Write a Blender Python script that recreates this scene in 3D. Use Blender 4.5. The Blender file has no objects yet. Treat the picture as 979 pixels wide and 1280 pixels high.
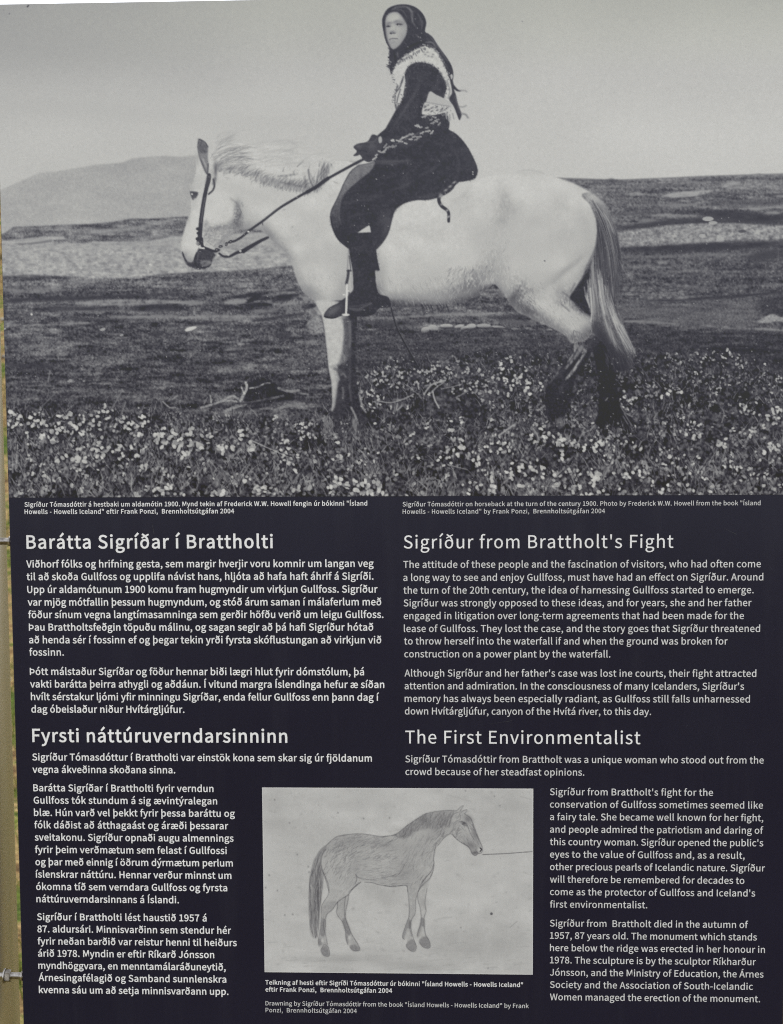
import bpy, bmesh, math, os, random
import numpy as np
from mathutils import Vector, Matrix

random.seed(7)
RNG = np.random.default_rng(11)
scn = bpy.context.scene
COL = scn.collection

# ------------------------------------------------------------------ camera
# photograph frame 979 x 1280; the sign stands upright in the plane Y = 0 and faces -Y
PW, PH, FPX = 979.0, 1280.0, 1500.0
_r = Vector((1.0, -0.0018, -0.0333)).normalized()      # sign's right, in camera axes (right, down, forward)
_d = Vector((0.0074, 1.0, 0.0707)).normalized()        # sign's down
_m = 0.5 * _r.dot(_d)
_r, _d = (_r - _m * _d).normalized(), (_d - _m * _r).normalized()
_n = _r.cross(_d).normalized(); _d = _n.cross(_r)
def cam2w(v):                                          # camera axes -> world
    return Vector((v.dot(_r), v.dot(_n), -v.dot(_d)))
FWD = cam2w(Vector((0, 0, 1)))
DIST = 1.385
CAM = Vector((0, 0, 1.5)) - FWD * DIST
cd = bpy.data.cameras.new('camera'); cam = bpy.data.objects.new('camera', cd); COL.objects.link(cam)
cd.sensor_fit = 'HORIZONTAL'; cd.sensor_width = 36.0; cd.lens = FPX / PW * 36.0
cd.clip_start = 0.02; cd.clip_end = 2000
cx, cy, cz = cam2w(Vector((1, 0, 0))), cam2w(Vector((0, -1, 0))), -FWD
cam.matrix_world = Matrix(((cx.x, cy.x, cz.x, CAM.x), (cx.y, cy.y, cz.y, CAM.y), (cx.z, cy.z, cz.z, CAM.z), (0, 0, 0, 1)))
cd.dof.use_dof = True; cd.dof.focus_distance = DIST; cd.dof.aperture_fstop = 14.0
scn.camera = cam
scn.cycles.filter_width = 1.15; scn.cycles.use_denoising = False
def P(px, py, Y=0.0):                                  # pixel -> point on the plane at depth Y (the sign's face is Y = 0)
    v = cam2w(Vector(((px - PW / 2) / FPX, (py - PH / 2) / FPX, 1.0)))
    t = (Y - CAM.y) / v.y
    return CAM + v * t
def unproject(X, Z, Y=0.0):                            # arrays of points on the sign -> pixels
    dx, dy, dz = X - CAM.x, Y - CAM.y, Z - CAM.z
    rw = np.array([_r[:], _n[:], [-c for c in _d]])    # world = rw @ cam
    c = rw.T
    a = c[0][0]*dx + c[0][1]*dy + c[0][2]*dz
    b = c[1][0]*dx + c[1][1]*dy + c[1][2]*dz
    f = c[2][0]*dx + c[2][1]*dy + c[2][2]*dz
    return PW/2 + FPX*a/f, PH/2 + FPX*b/f

# ------------------------------------------------------------------ overcast daylight
SUN_EL, SUN_AZ = math.radians(62), math.radians(325)   # azimuth measured from +Y towards +X
wd = bpy.data.worlds.new('World'); scn.world = wd; wd.use_nodes = True
nt = wd.node_tree; nt.nodes.clear()
sky = nt.nodes.new('ShaderNodeTexSky'); sky.sky_type = 'NISHITA'; sky.sun_disc = False
sky.sun_elevation = SUN_EL; sky.sun_rotation = SUN_AZ; sky.air_density = 1.0; sky.dust_density = 4.0; sky.ozone_density = 1.0
hs = nt.nodes.new('ShaderNodeHueSaturation'); hs.inputs['Saturation'].default_value = 0.16
bg = nt.nodes.new('ShaderNodeBackground'); bg.inputs['Strength'].default_value = 0.1
wo = nt.nodes.new('ShaderNodeOutputWorld')
nt.links.new(sky.outputs[0], hs.inputs['Color']); cloud = nt.nodes.new('ShaderNodeMix'); cloud.data_type = 'RGBA'; cloud.inputs[0].default_value = 0.72   # an even layer of cloud over the clear sky
cloud.inputs[7].default_value = (11.3, 11.8, 12.6, 1); nt.links.new(hs.outputs[0], cloud.inputs[6]); nt.links.new(cloud.outputs[2], bg.inputs[0]); nt.links.new(bg.outputs[0], wo.inputs[0])
sl_ = bpy.data.lights.new('sun', 'SUN'); sl_.energy = 0.6; sl_.angle = math.radians(25); sl_.color = (1.0, 0.98, 0.95)
so = bpy.data.objects.new('sun', sl_); COL.objects.link(so)
sdir = Vector((math.sin(SUN_AZ) * math.cos(SUN_EL), math.cos(SUN_AZ) * math.cos(SUN_EL), math.sin(SUN_EL)))
so.rotation_euler = sdir.to_track_quat('Z', 'Y').to_euler(); so.location = (-2, 3, 5)
vs = scn.view_settings; vs.view_transform = 'Standard'; vs.look = 'None'; vs.gamma = 1.0; vs.use_curve_mapping = False
vs.exposure = 0.84

# ------------------------------------------------------------------ helpers
def mat(name, color=(0.5, 0.5, 0.5), rough=0.5, metal=0.0, spec=0.5):
    m = bpy.data.materials.new(name); m.use_nodes = True
    b = m.node_tree.nodes['Principled BSDF']
    b.inputs['Base Color'].default_value = (*color, 1); b.inputs['Roughness'].default_value = rough
    b.inputs['Metallic'].default_value = metal; b.inputs['Specular IOR Level'].default_value = spec
    return m
def nd(m, t, **k):
    n = m.node_tree.nodes.new(t)
    for a, v in k.items(): setattr(n, a, v)
    return n
def lk(m, a, b): m.node_tree.links.new(a, b)
def bsdf(m): return m.node_tree.nodes['Principled BSDF']
def noise_ramp(m, scale, stops, detail=6, coord='Object', stretch=None, rough=0.6):
    tc = nd(m, 'ShaderNodeTexCoord'); n = nd(m, 'ShaderNodeTexNoise')
    n.inputs['Scale'].default_value = scale; n.inputs['Detail'].default_value = detail; n.inputs['Roughness'].default_value = rough
    if stretch:
        mp = nd(m, 'ShaderNodeMapping'); mp.inputs['Scale'].default_value = stretch
        lk(m, tc.outputs[coord], mp.inputs[0]); lk(m, mp.outputs[0], n.inputs['Vector'])
    else: lk(m, tc.outputs[coord], n.inputs['Vector'])
    r = nd(m, 'ShaderNodeValToRGB'); e = r.color_ramp.elements
    while len(e) < len(stops): e.new(0.5)
    for q, (p, c) in zip(e, stops): q.position = p; q.color = (*c, 1) if len(c) == 3 else c
    lk(m, n.outputs['Fac'], r.inputs[0])
    return r, n
def link(name, me, m=None, parent=None):
    o = bpy.data.objects.new(name, me); COL.objects.link(o)
    if m: me.materials.clear(); me.materials.append(m)
    if parent: o.parent = parent
    return o
def from_bm(name, bm, m, parent=None, smooth=False):
    me = bpy.data.meshes.new(name); bm.normal_update(); bm.to_mesh(me); bm.free()
    if smooth:
        for p in me.polygons: p.use_smooth = True
    return link(name, me, m, parent)
def add_box(bm, x0, x1, y0, y1, z0, z1, bev=0.0, seg=2):
    r = bmesh.ops.create_cube(bm, size=1.0)
    for v in r['verts']:
        v.co = Vector(((x0 + x1)/2 + v.co.x*(x1-x0), (y0+y1)/2 + v.co.y*(y1-y0), (z0+z1)/2 + v.co.z*(z1-z0)))
    if bev:
        es = list({e for v in r['verts'] for e in v.link_edges})
        bmesh.ops.bevel(bm, geom=es, offset=bev, segments=seg, affect='EDGES', profile=0.5)
def add_cyl(bm, c, r, h, axis='Z', seg=48, bev=0.0, bseg=2):
    q = bmesh.ops.create_cone(bm, cap_ends=True, segments=seg, radius1=r, radius2=r, depth=h)
    R = {'Z': Matrix(), 'X': Matrix.Rotation(math.pi/2, 4, 'Y'), 'Y': Matrix.Rotation(math.pi/2, 4, 'X')}[axis]
    bmesh.ops.transform(bm, matrix=Matrix.Translation(c) @ R, verts=q['verts'])
    if bev:
        es = list({e for v in q['verts'] for e in v.link_edges if len(e.link_faces) == 2 and any(len(f.verts) > 4 for f in e.link_faces)})
        bmesh.ops.bevel(bm, geom=es, offset=bev, segments=bseg, affect='EDGES', profile=0.5)

# ================================================================== the ground behind the sign
def ground_h(x, y):
    t = np.clip((y - 2.6) / 12.5, 0, 1)
    h = 5.0 * (t * t * (3 - 2*t)) * (1 + 0.10*np.sin(x*0.23 + 1.0))
    near = np.clip((np.hypot(x, y) - 0.5) / 4, 0, 1)
    h = h + near*(0.10*np.sin(x*1.1 + 0.6*y) * np.sin(y*0.9 - 0.4*x + 1.3) + 0.05*np.sin(2.9*x - 1.7*y))
    far = np.clip((np.hypot(x, y) - 40) / 200, 0, 1)
    return h + far*6*np.sin(x*0.011 + 2)*np.sin(y*0.013)
def axis_pts(lo, hi):
    a = np.concatenate([np.arange(-14, 18.01, 0.25), np.array([20, 24, 30, 40, 60, 90, 140, 220, 340, 520.])])
    b = np.concatenate([-np.array([520, 340, 220, 140, 90, 60, 40, 30, 24, 20, 16.])[:], a])
    return b
gx = axis_pts(0, 0); gy = axis_pts(0, 0)
GX, GY = np.meshgrid(gx, gy, indexing='ij'); GZ = ground_h(GX, GY)
nx, ny = len(gx), len(gy)
idx = np.arange(nx*ny).reshape(nx, ny)
fc = np.stack([idx[:-1, :-1], idx[1:, :-1], idx[1:, 1:], idx[:-1, 1:]], -1).reshape(-1, 4)
me = bpy.data.meshes.new('ground'); me.from_pydata(np.stack([GX, GY, GZ], -1).reshape(-1, 3).tolist(), [], fc.tolist())
for p in me.polygons: p.use_smooth = True
m_gr = mat('ground_soil', rough=0.95, spec=0.2)
r1, _n1 = noise_ramp(m_gr, 3.2, [(0.36, (0.045, 0.028, 0.014)), (0.43, (0.20, 0.125, 0.05)), (0.50, (0.30, 0.22, 0.095)), (0.55, (0.10, 0.125, 0.018)), (0.63, (0.06, 0.095, 0.012))], detail=10, rough=0.75)
r2, _n2 = noise_ramp(m_gr, 34, [(0.35, (0.45, 0.42, 0.38)), (0.65, (1.25, 1.2, 1.15))], detail=5)
mx = nd(m_gr, 'ShaderNodeMix', data_type='RGBA', blend_type='MULTIPLY'); mx.inputs[0].default_value = 0.85
lk(m_gr, r1.outputs[0], mx.inputs[6]); lk(m_gr, r2.outputs[0], mx.inputs[7]); lk(m_gr, mx.outputs[2], bsdf(m_gr).inputs['Base Color'])
bp = nd(m_gr, 'ShaderNodeBump'); bp.inputs['Strength'].default_value = 0.7; bp.inputs['Distance'].default_value = 0.03
lk(m_gr, _n2.outputs['Fac'], bp.inputs['Height']); lk(m_gr, bp.outputs[0], bsdf(m_gr).inputs['Normal'])
gr = link('ground', me, m_gr); gr['kind'] = 'structure'

def grass_mesh():
    n = 60000
    x = RNG.uniform(-6, 5, n); y = 0.35 + RNG.random(n)**1.5 * 12
    clump = np.sin(x*2.3 + 1.1*np.sin(y*1.7)) * np.sin(y*2.1 + 0.8*np.sin(x*1.3)) + 0.45*np.sin(x*6.1)*np.sin(y*5.3)
    k = (clump > -0.05) | (RNG.random(n) < 0.10)
    x, y = x[k], y[k]; n = len(x); z = ground_h(x, y) - 0.01
    h = RNG.uniform(0.05, 0.16, n); w = RNG.uniform(0.0025, 0.005, n); a = RNG.uniform(0, 2*np.pi, n); l = RNG.uniform(0.02, 0.10, n); b = RNG.uniform(0, 2*np.pi, n)
    ax, ay = np.cos(a)*w, np.sin(a)*w; lx, ly = np.cos(b)*l, np.sin(b)*l
    V = np.stack([np.stack([x-ax, y-ay, z], -1), np.stack([x+ax, y+ay, z], -1),
                  np.stack([x+ax*.7+lx*.35, y+ay*.7+ly*.35, z+h*.62], -1), np.stack([x-ax*.7+lx*.35, y-ay*.7+ly*.35, z+h*.62], -1),
                  np.stack([x+lx, y+ly, z+h], -1)], 1).reshape(-1, 3)
    i = np.arange(n)*5
    F = [(q, q+1, q+2, q+3) for q in i.tolist()] + [(q+3, q+2, q+4) for q in i.tolist()]
    me = bpy.data.meshes.new('grass'); me.from_pydata(V.tolist(), [], F); return me
m_gs = mat('grass_blade', rough=0.7, spec=0.25)
rg, _ = noise_ramp(m_gs, 3.4, [(0.36, (0.30, 0.20, 0.07)), (0.46, (0.16, 0.14, 0.03)), (0.56, (0.085, 0.125, 0.014)), (0.68, (0.26, 0.20, 0.07))], detail=8, rough=0.75)
lk(m_gs, rg.outputs[0], bsdf(m_gs).inputs['Base Color'])
go = link('grass', grass_mesh(), m_gs); go['kind'] = 'stuff'; go['label'] = 'dry straw and green grass growing on the slope behind the sign'; go['category'] = 'grass'

def stone_field():
    bm = bmesh.new(); base = bmesh.new(); bmesh.ops.create_icosphere(base, subdivisions=1, radius=1.0)
    bv = np.array([v.co[:] for v in base.verts]); bf = [[v.index for v in f.verts] for f in base.faces]; base.free(); bm.free()
    V, F = [], []
    for i in range(1500):
        x = random.uniform(-6, 5); y = 0.5 + random.random()**1.4*11; s = random.uniform(0.008, 0.035) * (2.0 if random.random() < .06 else 1)
        q = bv * (1 + RNG.normal(0, .14, (len(bv), 1))) * np.array([s*random.uniform(.8, 1.4), s*random.uniform(.8, 1.3), s*random.uniform(.5, .8)])
        c = len(V)*0
        o = sum(len(a) for a in V) if i < 0 else i*len(bv)
        V.append(q + np.array([x, y, float(ground_h(np.array(x), np.array(y))) + s*.2])); F += [[a+o for a in f] for f in bf]
    me = bpy.data.meshes.new('gravel'); me.from_pydata(np.concatenate(V).tolist(), [], F); return me
m_st = mat('stone', rough=0.9, spec=0.3)
rs, _ = noise_ramp(m_st, 9, [(0.3, (0.13, 0.115, 0.10)), (0.55, (0.30, 0.28, 0.25)), (0.75, (0.42, 0.40, 0.36))])
lk(m_st, rs.outputs[0], bsdf(m_st).inputs['Base Color'])
st = link('gravel', stone_field(), m_st); st['kind'] = 'stuff'; st['label'] = 'small grey stones scattered on the slope behind the sign'; st['category'] = 'gravel'

# ================================================================== the sign
sign = bpy.data.objects.new('information_sign', None); COL.objects.link(sign)
sign['label'] = 'tall dark navy information sign with horse photograph, bolted to metal posts'
sign['category'] = 'sign'
XL = 0.5*(P(9.9, 620).x + P(18.9, 900).x); XR = P(980.9, 1190).x
ZT = 0.5*(P(0, 4.3).z + P(250, 1.2).z); ZB = P(490, 1318).z
Z_SPLIT = P(490, 620.2).z                      # lower edge of the photograph
PX = P(490.5, 640).x - P(489.5, 640).x         # metres in one photo pixel, mid sign
T_BOARD = 0.008
m_core = mat('laminate_core', (0.030, 0.020, 0.017), 0.55)
m_navy = mat('navy_laminate', (0.005, 0.005, 0.0105), 0.30, spec=0.33)
rr, _q = noise_ramp(m_navy, 7, [(0.35, (0.26,)*3), (0.7, (0.34,)*3)], detail=8)
lk(m_navy, rr.outputs[0], bsdf(m_navy).inputs['Roughness'])
rc, _q = noise_ramp(m_navy, 2.5, [(0.3, (0.0050, 0.0053, 0.0178)), (0.7, (0.0066, 0.0067, 0.0214))], detail=6)
vr = nd(m_navy, 'ShaderNodeTexVoronoi'); vr.inputs['Scale'].default_value = 60; tcv = nd(m_navy, 'ShaderNodeTexCoord'); lk(m_navy, tcv.outputs['Object'], vr.inputs['Vector'])
rv = nd(m_navy, 'ShaderNodeValToRGB'); rv.color_ramp.elements[0].position = 0.02; rv.color_ramp.elements[0].color = (0.012, 0.012, 0.012, 1); rv.color_ramp.elements[1].position = 0.05; rv.color_ramp.elements[1].color = (0, 0, 0, 1)
lk(m_navy, vr.outputs['Distance'], rv.inputs[0])
ad = nd(m_navy, 'ShaderNodeMix', data_type='RGBA', blend_type='ADD'); ad.inputs[0].default_value = 1.0
lk(m_navy, rc.outputs[0], ad.inputs[6]); lk(m_navy, rv.outputs[0], ad.inputs[7]); rw, _q = noise_ramp(m_navy, 3.0, [(0.52, (0, 0, 0)), (0.78, (0.0055, 0.0055, 0.0058))], detail=7, stretch=(9, 1, 0.8))
ad2 = nd(m_navy, 'ShaderNodeMix', data_type='RGBA', blend_type='ADD'); ad2.inputs[0].default_value = 1.0
lk(m_navy, ad.outputs[2], ad2.inputs[6]); lk(m_navy, rw.outputs[0], ad2.inputs[7]); lk(m_navy, ad2.outputs[2], bsdf(m_navy).inputs['Base Color'])
bm = bmesh.new(); add_box(bm, XL, XR, 0.0004, T_BOARD, ZB, ZT, 0.0006, 1)
from_bm('board', bm, m_core, sign)
bm = bmesh.new(); add_box(bm, XL + 0.0008, XR - 0.0008, 0.0, 0.0012, ZB + 0.0008, ZT - 0.0008)
from_bm('front_laminate', bm, m_navy, sign)

# ------------------------------------------------------------------ a small painter for the two printed pictures
def noise2(h, w, sy, sx, rng):
    gy_, gx_ = int(h/sy) + 3, int(w/sx) + 3
    g = rng.standard_normal((gy_, gx_))
    y = np.arange(h)/sy; x = np.arange(w)/sx
    y0 = y.astype(int); x0 = x.astype(int); fy = y - y0; fx = x - x0
    fy = (fy*fy*(3-2*fy))[:, None]; fx = (fx*fx*(3-2*fx))[None]
    r = g[y0]*(1-fy) + g[y0+1]*fy
    return r[:, x0]*(1-fx) + r[:, x0+1]*fx
def gblur(a, s):
    if s <= 0.05: return a
    r = max(1, int(3*s)); k = np.exp(-0.5*(np.arange(-r, r+1)/s)**2); k /= k.sum()
    if a.shape[0]*a.shape[1] > 4e5 and s > 3:                # large fields: box blurs
        n = max(1, int(s*1.0)); b = a
        for _ in range(3):
            for ax in (0, 1):
                p = np.pad(b, [(n+1, n) if q == ax else (0, 0) for q in (0, 1)], mode='edge').cumsum(ax)
                b = (p[2*n+1:] - p[:-2*n-1])/(2*n+1) if ax == 0 else (p[:, 2*n+1:] - p[:, :-2*n-1])/(2*n+1)
        return b
    for ax in (0, 1):
        p = np.pad(a, [(r, r) if q == ax else (0, 0) for q in (0, 1)], mode='edge')
        o = np.zeros_like(a)
        for i, w in enumerate(k): o += w*(p[i:i+a.shape[0]] if ax == 0 else p[:, i:i+a.shape[1]])
        a = o
    return a
def spl(pts, closed=False, n=6):
    p = np.array(pts, float)
    if len(p) < 3: return p
    q = np.concatenate([p[-1:], p, p[:2]]) if closed else np.concatenate([2*p[:1]-p[1:2], p, 2*p[-1:]-p[-2:-1]])
    t = np.linspace(0, 1, n, endpoint=False)[:, None]; out = []
    for i in range(1, len(q)-2):
        a, b, c, d = q[i-1], q[i], q[i+1], q[i+2]
        out.append(0.5*((2*b) + (-a+c)*t + (2*a-5*b+4*c-d)*t*t + (-a+3*b-3*c+d)*t**3))
    if not closed: out.append(p[-1:])
    return np.concatenate(out)
def Z(x0, y0, s):
    return lambda L: [(x0 + a/s, y0 + b/s) for a, b in L]
class Canvas:
    def __init__(s, x0, y0, x1, y1, S):
        s.x0, s.y0, s.S = x0, y0, S
        s.h, s.w = int((y1-y0)*S), int((x1-x0)*S)
        s.C = np.zeros((s.h, s.w)); s.rng = np.random.default_rng(5)
        s.X = (s.x0 + (np.arange(s.w)+.5)/S)[None]; s.Y = (s.y0 + (np.arange(s.h)+.5)/S)[:, None]
        g = s.rng.standard_normal((s.h, s.w)); s.grain = gblur(g, 0.55*S); s.grain /= s.grain.std()
        s.fine = gblur(g[::-1, ::-1], 0.3*S); s.fine /= s.fine.std()
    def noise(s, sx, sy): return noise2(s.h, s.w, sy*s.S, sx*s.S, s.rng)
    def win(s, ax, ay, bx, by):
        i0 = max(0, int((ax-s.x0)*s.S)-1); i1 = min(s.w, int((bx-s.x0)*s.S)+2)
        j0 = max(0, int((ay-s.y0)*s.S)-1); j1 = min(s.h, int((by-s.y0)*s.S)+2)
        return (slice(j0, j1), slice(i0, i1)) if i1 > i0 and j1 > j0 else None
    def mask(s, pts, smooth=True, soft=0.5):
        p = spl(pts, True) if smooth else np.array(pts, float)
        pad = 3*soft + 2
        sl = s.win(p[:, 0].min()-pad, p[:, 1].min()-pad, p[:, 0].max()+pad, p[:, 1].max()+pad)
        h, w = sl[0].stop-sl[0].start, sl[1].stop-sl[1].start
        V = 2
        qx = (p[:, 0]-s.x0)*s.S - sl[1].start; qy = ((p[:, 1]-s.y0)*s.S - sl[0].start)*V
        D = np.zeros((h*V, w+1))
        for i in range(len(qx)):
            xa, ya, xb, yb = qx[i-1], qy[i-1], qx[i], qy[i]
            if ya == yb: continue
            sg = 1 if yb > ya else -1
            if sg < 0: xa, ya, xb, yb = xb, yb, xa, ya
            r = np.arange(max(0, math.ceil(ya-.5)), min(h*V, math.ceil(yb-.5)))
            if len(r) == 0: continue
            xs = np.clip(xa + (r+.5-ya)/(yb-ya)*(xb-xa), 0, w-0.001)
            k = xs.astype(int); f = xs-k
            np.add.at(D, (r, k), sg*(1-f)); np.add.at(D, (r, k+1), sg*f)
        A = np.clip(np.abs(D.cumsum(1)[:, :w]), 0, 1).reshape(h, V, w).mean(1)
        return sl, gblur(A, soft*s.S)
    def full(s, m):
        f = np.zeros((s.h, s.w)); f[m[0]] = m[1]; return f
    def put(s, sl, A, val, a=1.0, clip=None):
        if clip is not None: A = A*clip[sl]
        v = val[sl] if isinstance(val, np.ndarray) else val
        s.C[sl] += A*a*(v - s.C[sl])
    def fill(s, pts, val, a=1.0, soft=0.5, smooth=True, clip=None):
        m = s.mask(pts, smooth, soft); s.put(m[0], m[1], val, a, clip); return m
    def line(s, pts, w, val, a=1.0, soft=0.0, clip=None, w1=None, smooth=True, mod=None, env=False):
        p = spl(pts, False, 5) if smooth and len(pts) > 2 else np.array(pts, float)
        n = len(p); W = np.linspace(w, w if w1 is None else w1, n)
        if env: p = np.stack([np.interp(np.linspace(0, n-1, 14), np.arange(n), p[:, k]) for k in (0, 1)], 1); n = 14; W = np.interp(np.linspace(0, 1, n), np.linspace(0, 1, len(W)), W)*np.sin(np.linspace(.04, .96, n)*np.pi)**.6
        pad = max(w, w1 or 0)/2 + 3*soft + 1.5
        sl = s.win(p[:, 0].min()-pad, p[:, 1].min()-pad, p[:, 0].max()+pad, p[:, 1].max()+pad)
        if sl is None: return
        A = np.zeros((sl[0].stop-sl[0].start, sl[1].stop-sl[1].start))
        for i in range(n-1):
            (ax, ay), (bx, by) = p[i], p[i+1]; hw = W[i]/2 + 1
            t = s.win(min(ax, bx)-hw, min(ay, by)-hw, max(ax, bx)+hw, max(ay, by)+hw)
            if t is None: continue
            xx = s.X[:, t[1]]; yy = s.Y[t[0]]
            dx, dy = bx-ax, by-ay; L = dx*dx+dy*dy+1e-9
            u = np.clip(((xx-ax)*dx+(yy-ay)*dy)/L, 0, 1)
            d = np.hypot(xx-ax-u*dx, yy-ay-u*dy)
            q = np.clip((W[i]+(W[i+1]-W[i])*u)*.5 - d + .5/s.S*1.2, 0, 1/s.S*1.2)*s.S/1.2
            v = A[t[0].start-sl[0].start:t[0].stop-sl[0].start, t[1].start-sl[1].start:t[1].stop-sl[1].start]
            np.maximum(v, q, out=v)
        if soft: A = gblur(A, soft*s.S)
        if mod is not None: A = A*mod[sl]
        s.put(sl, A, val, a, clip)
    def blob(s, x, y, rx, ry, val, a=1.0, rot=0.0, clip=None, p=2.0, mod=None):
        R = max(rx, ry)*2.4
        sl = s.win(x-R, y-R, x+R, y+R)
        if sl is None: return
        xx = s.X[:, sl[1]]-x; yy = s.Y[sl[0]]-y; c, q = math.cos(math.radians(rot)), math.sin(math.radians(rot))
        A = np.exp(-0.7*(((xx*c+yy*q)/rx)**2 + ((-xx*q+yy*c)/ry)**2)**(p/2))
        if mod is not None: A = A*mod[sl]
        s.put(sl, A, val, a, clip)
    def dab(s, x, y, rx, ry, val, a, rot):                  # small hard-edged petal or leaf
        R = max(rx, ry)+1
        sl = s.win(x-R, y-R, x+R, y+R)
        if sl is None: return
        xx = s.X[:, sl[1]]-x; yy = s.Y[sl[0]]-y; c, q = math.cos(rot), math.sin(rot)
        d = np.sqrt(((xx*c+yy*q)/rx)**2 + ((-xx*q+yy*c)/ry)**2)
        A = np.clip((1-d)*min(rx, ry)*s.S*.8+.5, 0, 1)
        s.C[sl] += A*a*(val - s.C[sl])
    def sample(s, px, py):
        x = np.clip((px-s.x0)*s.S-.5, 0, s.w-1.001); y = np.clip((py-s.y0)*s.S-.5, 0, s.h-1.001)
        i = x.astype(int); j = y.astype(int); f = x-i; g = y-j
        return lambda A: (A[j, i]*(1-f)+A[j, i+1]*f)*(1-g) + (A[j+1, i]*(1-f)+A[j+1, i+1]*f)*g

# ------------------------------------------------------------------ the old black-and-white photograph, as printed tones 0..255
pc = Canvas(-24, -12, 1004, 632, 2)
def paint_photo():
    c = pc; rg = c.rng; X, Y = c.X, c.Y
    nA, nB, nC = c.noise(70, 5), c.noise(22, 2.6), c.noise(7, 3.5)
    mott, big, spk = c.noise(4, 3.2), c.noise(90, 60), c.noise(2.2, 1.8)
    gr = c.grain
    cg = gblur(c.rng.standard_normal((c.h, c.w)), 1.9); cg /= cg.std(); cg2 = gblur(c.rng.standard_normal((c.h, c.w)), 2.6); cg2 /= cg2.std()
    # sky
    top = 150 + 26*np.clip(X/420, 0, 1)
    base = 188 + 8*np.clip((X-250)/600, 0, 1)
    t = np.clip((Y-0)/170, 0, 1)**0.75
    c.C[:] = top + (base-top)*t + 2.0*big + 1.3*gr + .8*cg2 + 0*X
    c.blob(40, 60, 150, 26, 160, 0.45, 3); c.blob(120, 138, 190, 10, 178, 0.5, 4); c.blob(330, 130, 160, 18, 192, 0.35, -8)
    c.blob(560, 10, 420, 18, 176, 0.35); c.blob(300, 240, 120, 40, 196, .35)
    # far hill
    z = Z(0, 180, 3.765)
    hill = [(-30, 250)] + z([(0, 215), (50, 195), (110, 168), (160, 148), (185, 136), (270, 128), (330, 118), (450, 97), (520, 92), (580, 86), (620, 68), (700, 58), (780, 55), (850, 60), (920, 52), (1010, 55), (1700, 80)]) + [(440, 320), (-30, 320)]
    c.fill(hill, 163 + 4*np.clip((Y-200)/90, 0, 1) + 2.6*gr + 2.0*c.noise(30, 8) + 2.4*c.noise(60, 30) + 1.5*cg2 + 5*np.clip((120-X)/120, 0, 1), soft=0.9, smooth=False)
    # dark band, pale streaks, pale meadow (left)
    up = z([(-90, 440), (0, 425), (20, 420), (62, 390), (120, 388), (200, 385), (340, 378), (420, 376), (500, 368), (560, 362), (620, 350), (700, 350), (800, 345), (880, 340), (1100, 337), (1700, 345)])
    c.fill(up + [(452, 640), (-40, 640)], 108 + 13*nB + 10*nC + 9*gr, soft=0.8, smooth=False)
    c.line(z([(430, 415), (520, 408), (600, 400), (680, 385), (800, 358)]), 4.5, 156, .75, 1.2, w1=2)
    c.line(z([(270, 395), (330, 392)]), 3, 150, .6, 1.0); c.line(z([(80, 402), (140, 396)]), 2.4, 150, .5, 1.0)
    c.line(z([(640, 440), (720, 438), (770, 430)]), 3, 140, .5, 1.2)
    mead = z([(-90, 462), (0, 455), (100, 446), (200, 436), (300, 434), (310, 448), (250, 452), (255, 468), (400, 466), (440, 458), (560, 460), (700, 456), (760, 446), (800, 436), (860, 432), (1000, 428), (1240, 412), (1700, 410)])
    c.fill(mead + [(452, 640), (-40, 640)], 160 + 9*mott*np.clip((Y-296)/20, .2, 1) + 5*nB + 6*spk*np.clip((Y-300)/30, .1, 1) + 3*gr, soft=0.9, smooth=False)
    c.line(z([(90, 472), (150, 468), (240, 456)]), 2.6, 108, .8, .7)
    for i in range(420):
        x, y = rg.uniform(-10, 372), rg.uniform(304, 346)
        c.blob(x, y, rg.uniform(1.2, 3.5), rg.uniform(.7, 1.5), rg.choice([118, 128, 178, 184, 125]), rg.uniform(.25, .65))
    # dark field on the left and under the horse
    fld = z([(-90, 618), (0, 620), (60, 622), (130, 625), (210, 620), (300, 620), (380, 627), (450, 632), (520, 630), (600, 629), (680, 622), (760, 612), (870, 606), (980, 598)]) + [(288, 338.7), (330, 335.5), (364, 332), (420, 330), (560, 330), (800, 330), (800, 660), (-40, 660)]
    tone = 92 - 14*np.clip((Y-400)/90, 0, 1) + 8*np.clip((372-Y)/26, 0, 1)
    c.fill(fld, tone + 11*nA + 10*nB + 8*nC + 8*c.noise(46, 11) + 5*c.noise(13, 5) + 10*gr + 6*cg + 3*spk, soft=0.9, smooth=False)
    sm = np.clip(0.92 + .25*nB + .22*nC + .10*cg, 0, 1.2)
    zl = Z(0, 340, 4.08); zm = Z(230, 330, 5.153)
    def streak(pts, w, v, a=.8, soft=1.2, w1=None): c.line(pts, w*1.1, v, a, soft, w1=w1, mod=sm, env=True)
    streak(zl([(0, 28), (130, 20), (290, 28)]), 3, 72); streak(zl([(0, 92), (150, 90), (330, 88)]), 7, 128, .7, 1.6); streak(zl([(300, 60), (480, 45)]), 4, 122, .5)
    streak(zl([(60, 148), (200, 138), (420, 132), (640, 124), (960, 108)]), 7, 60, .85, 1.6, 4); streak(zl([(20, 150), (120, 140)]), 5, 66, .8)
    streak(zl([(380, 165), (520, 158), (660, 152), (960, 156)]), 6.5, 146, .85, 1.2); streak(zl([(270, 186), (420, 176)]), 5, 120, .7)
    streak(zl([(190, 188), (330, 186), (620, 192)]), 5, 62, .8); streak(zl([(660, 190), (760, 184), (860, 182), (960, 184)]), 8, 52, .9, 1.3)
    streak(zl([(470, 236), (640, 230), (780, 224), (970, 232)]), 4.5, 130, .8); streak(zl([(330, 240), (480, 242), (800, 246)]), 2.5, 66, .7)
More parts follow.
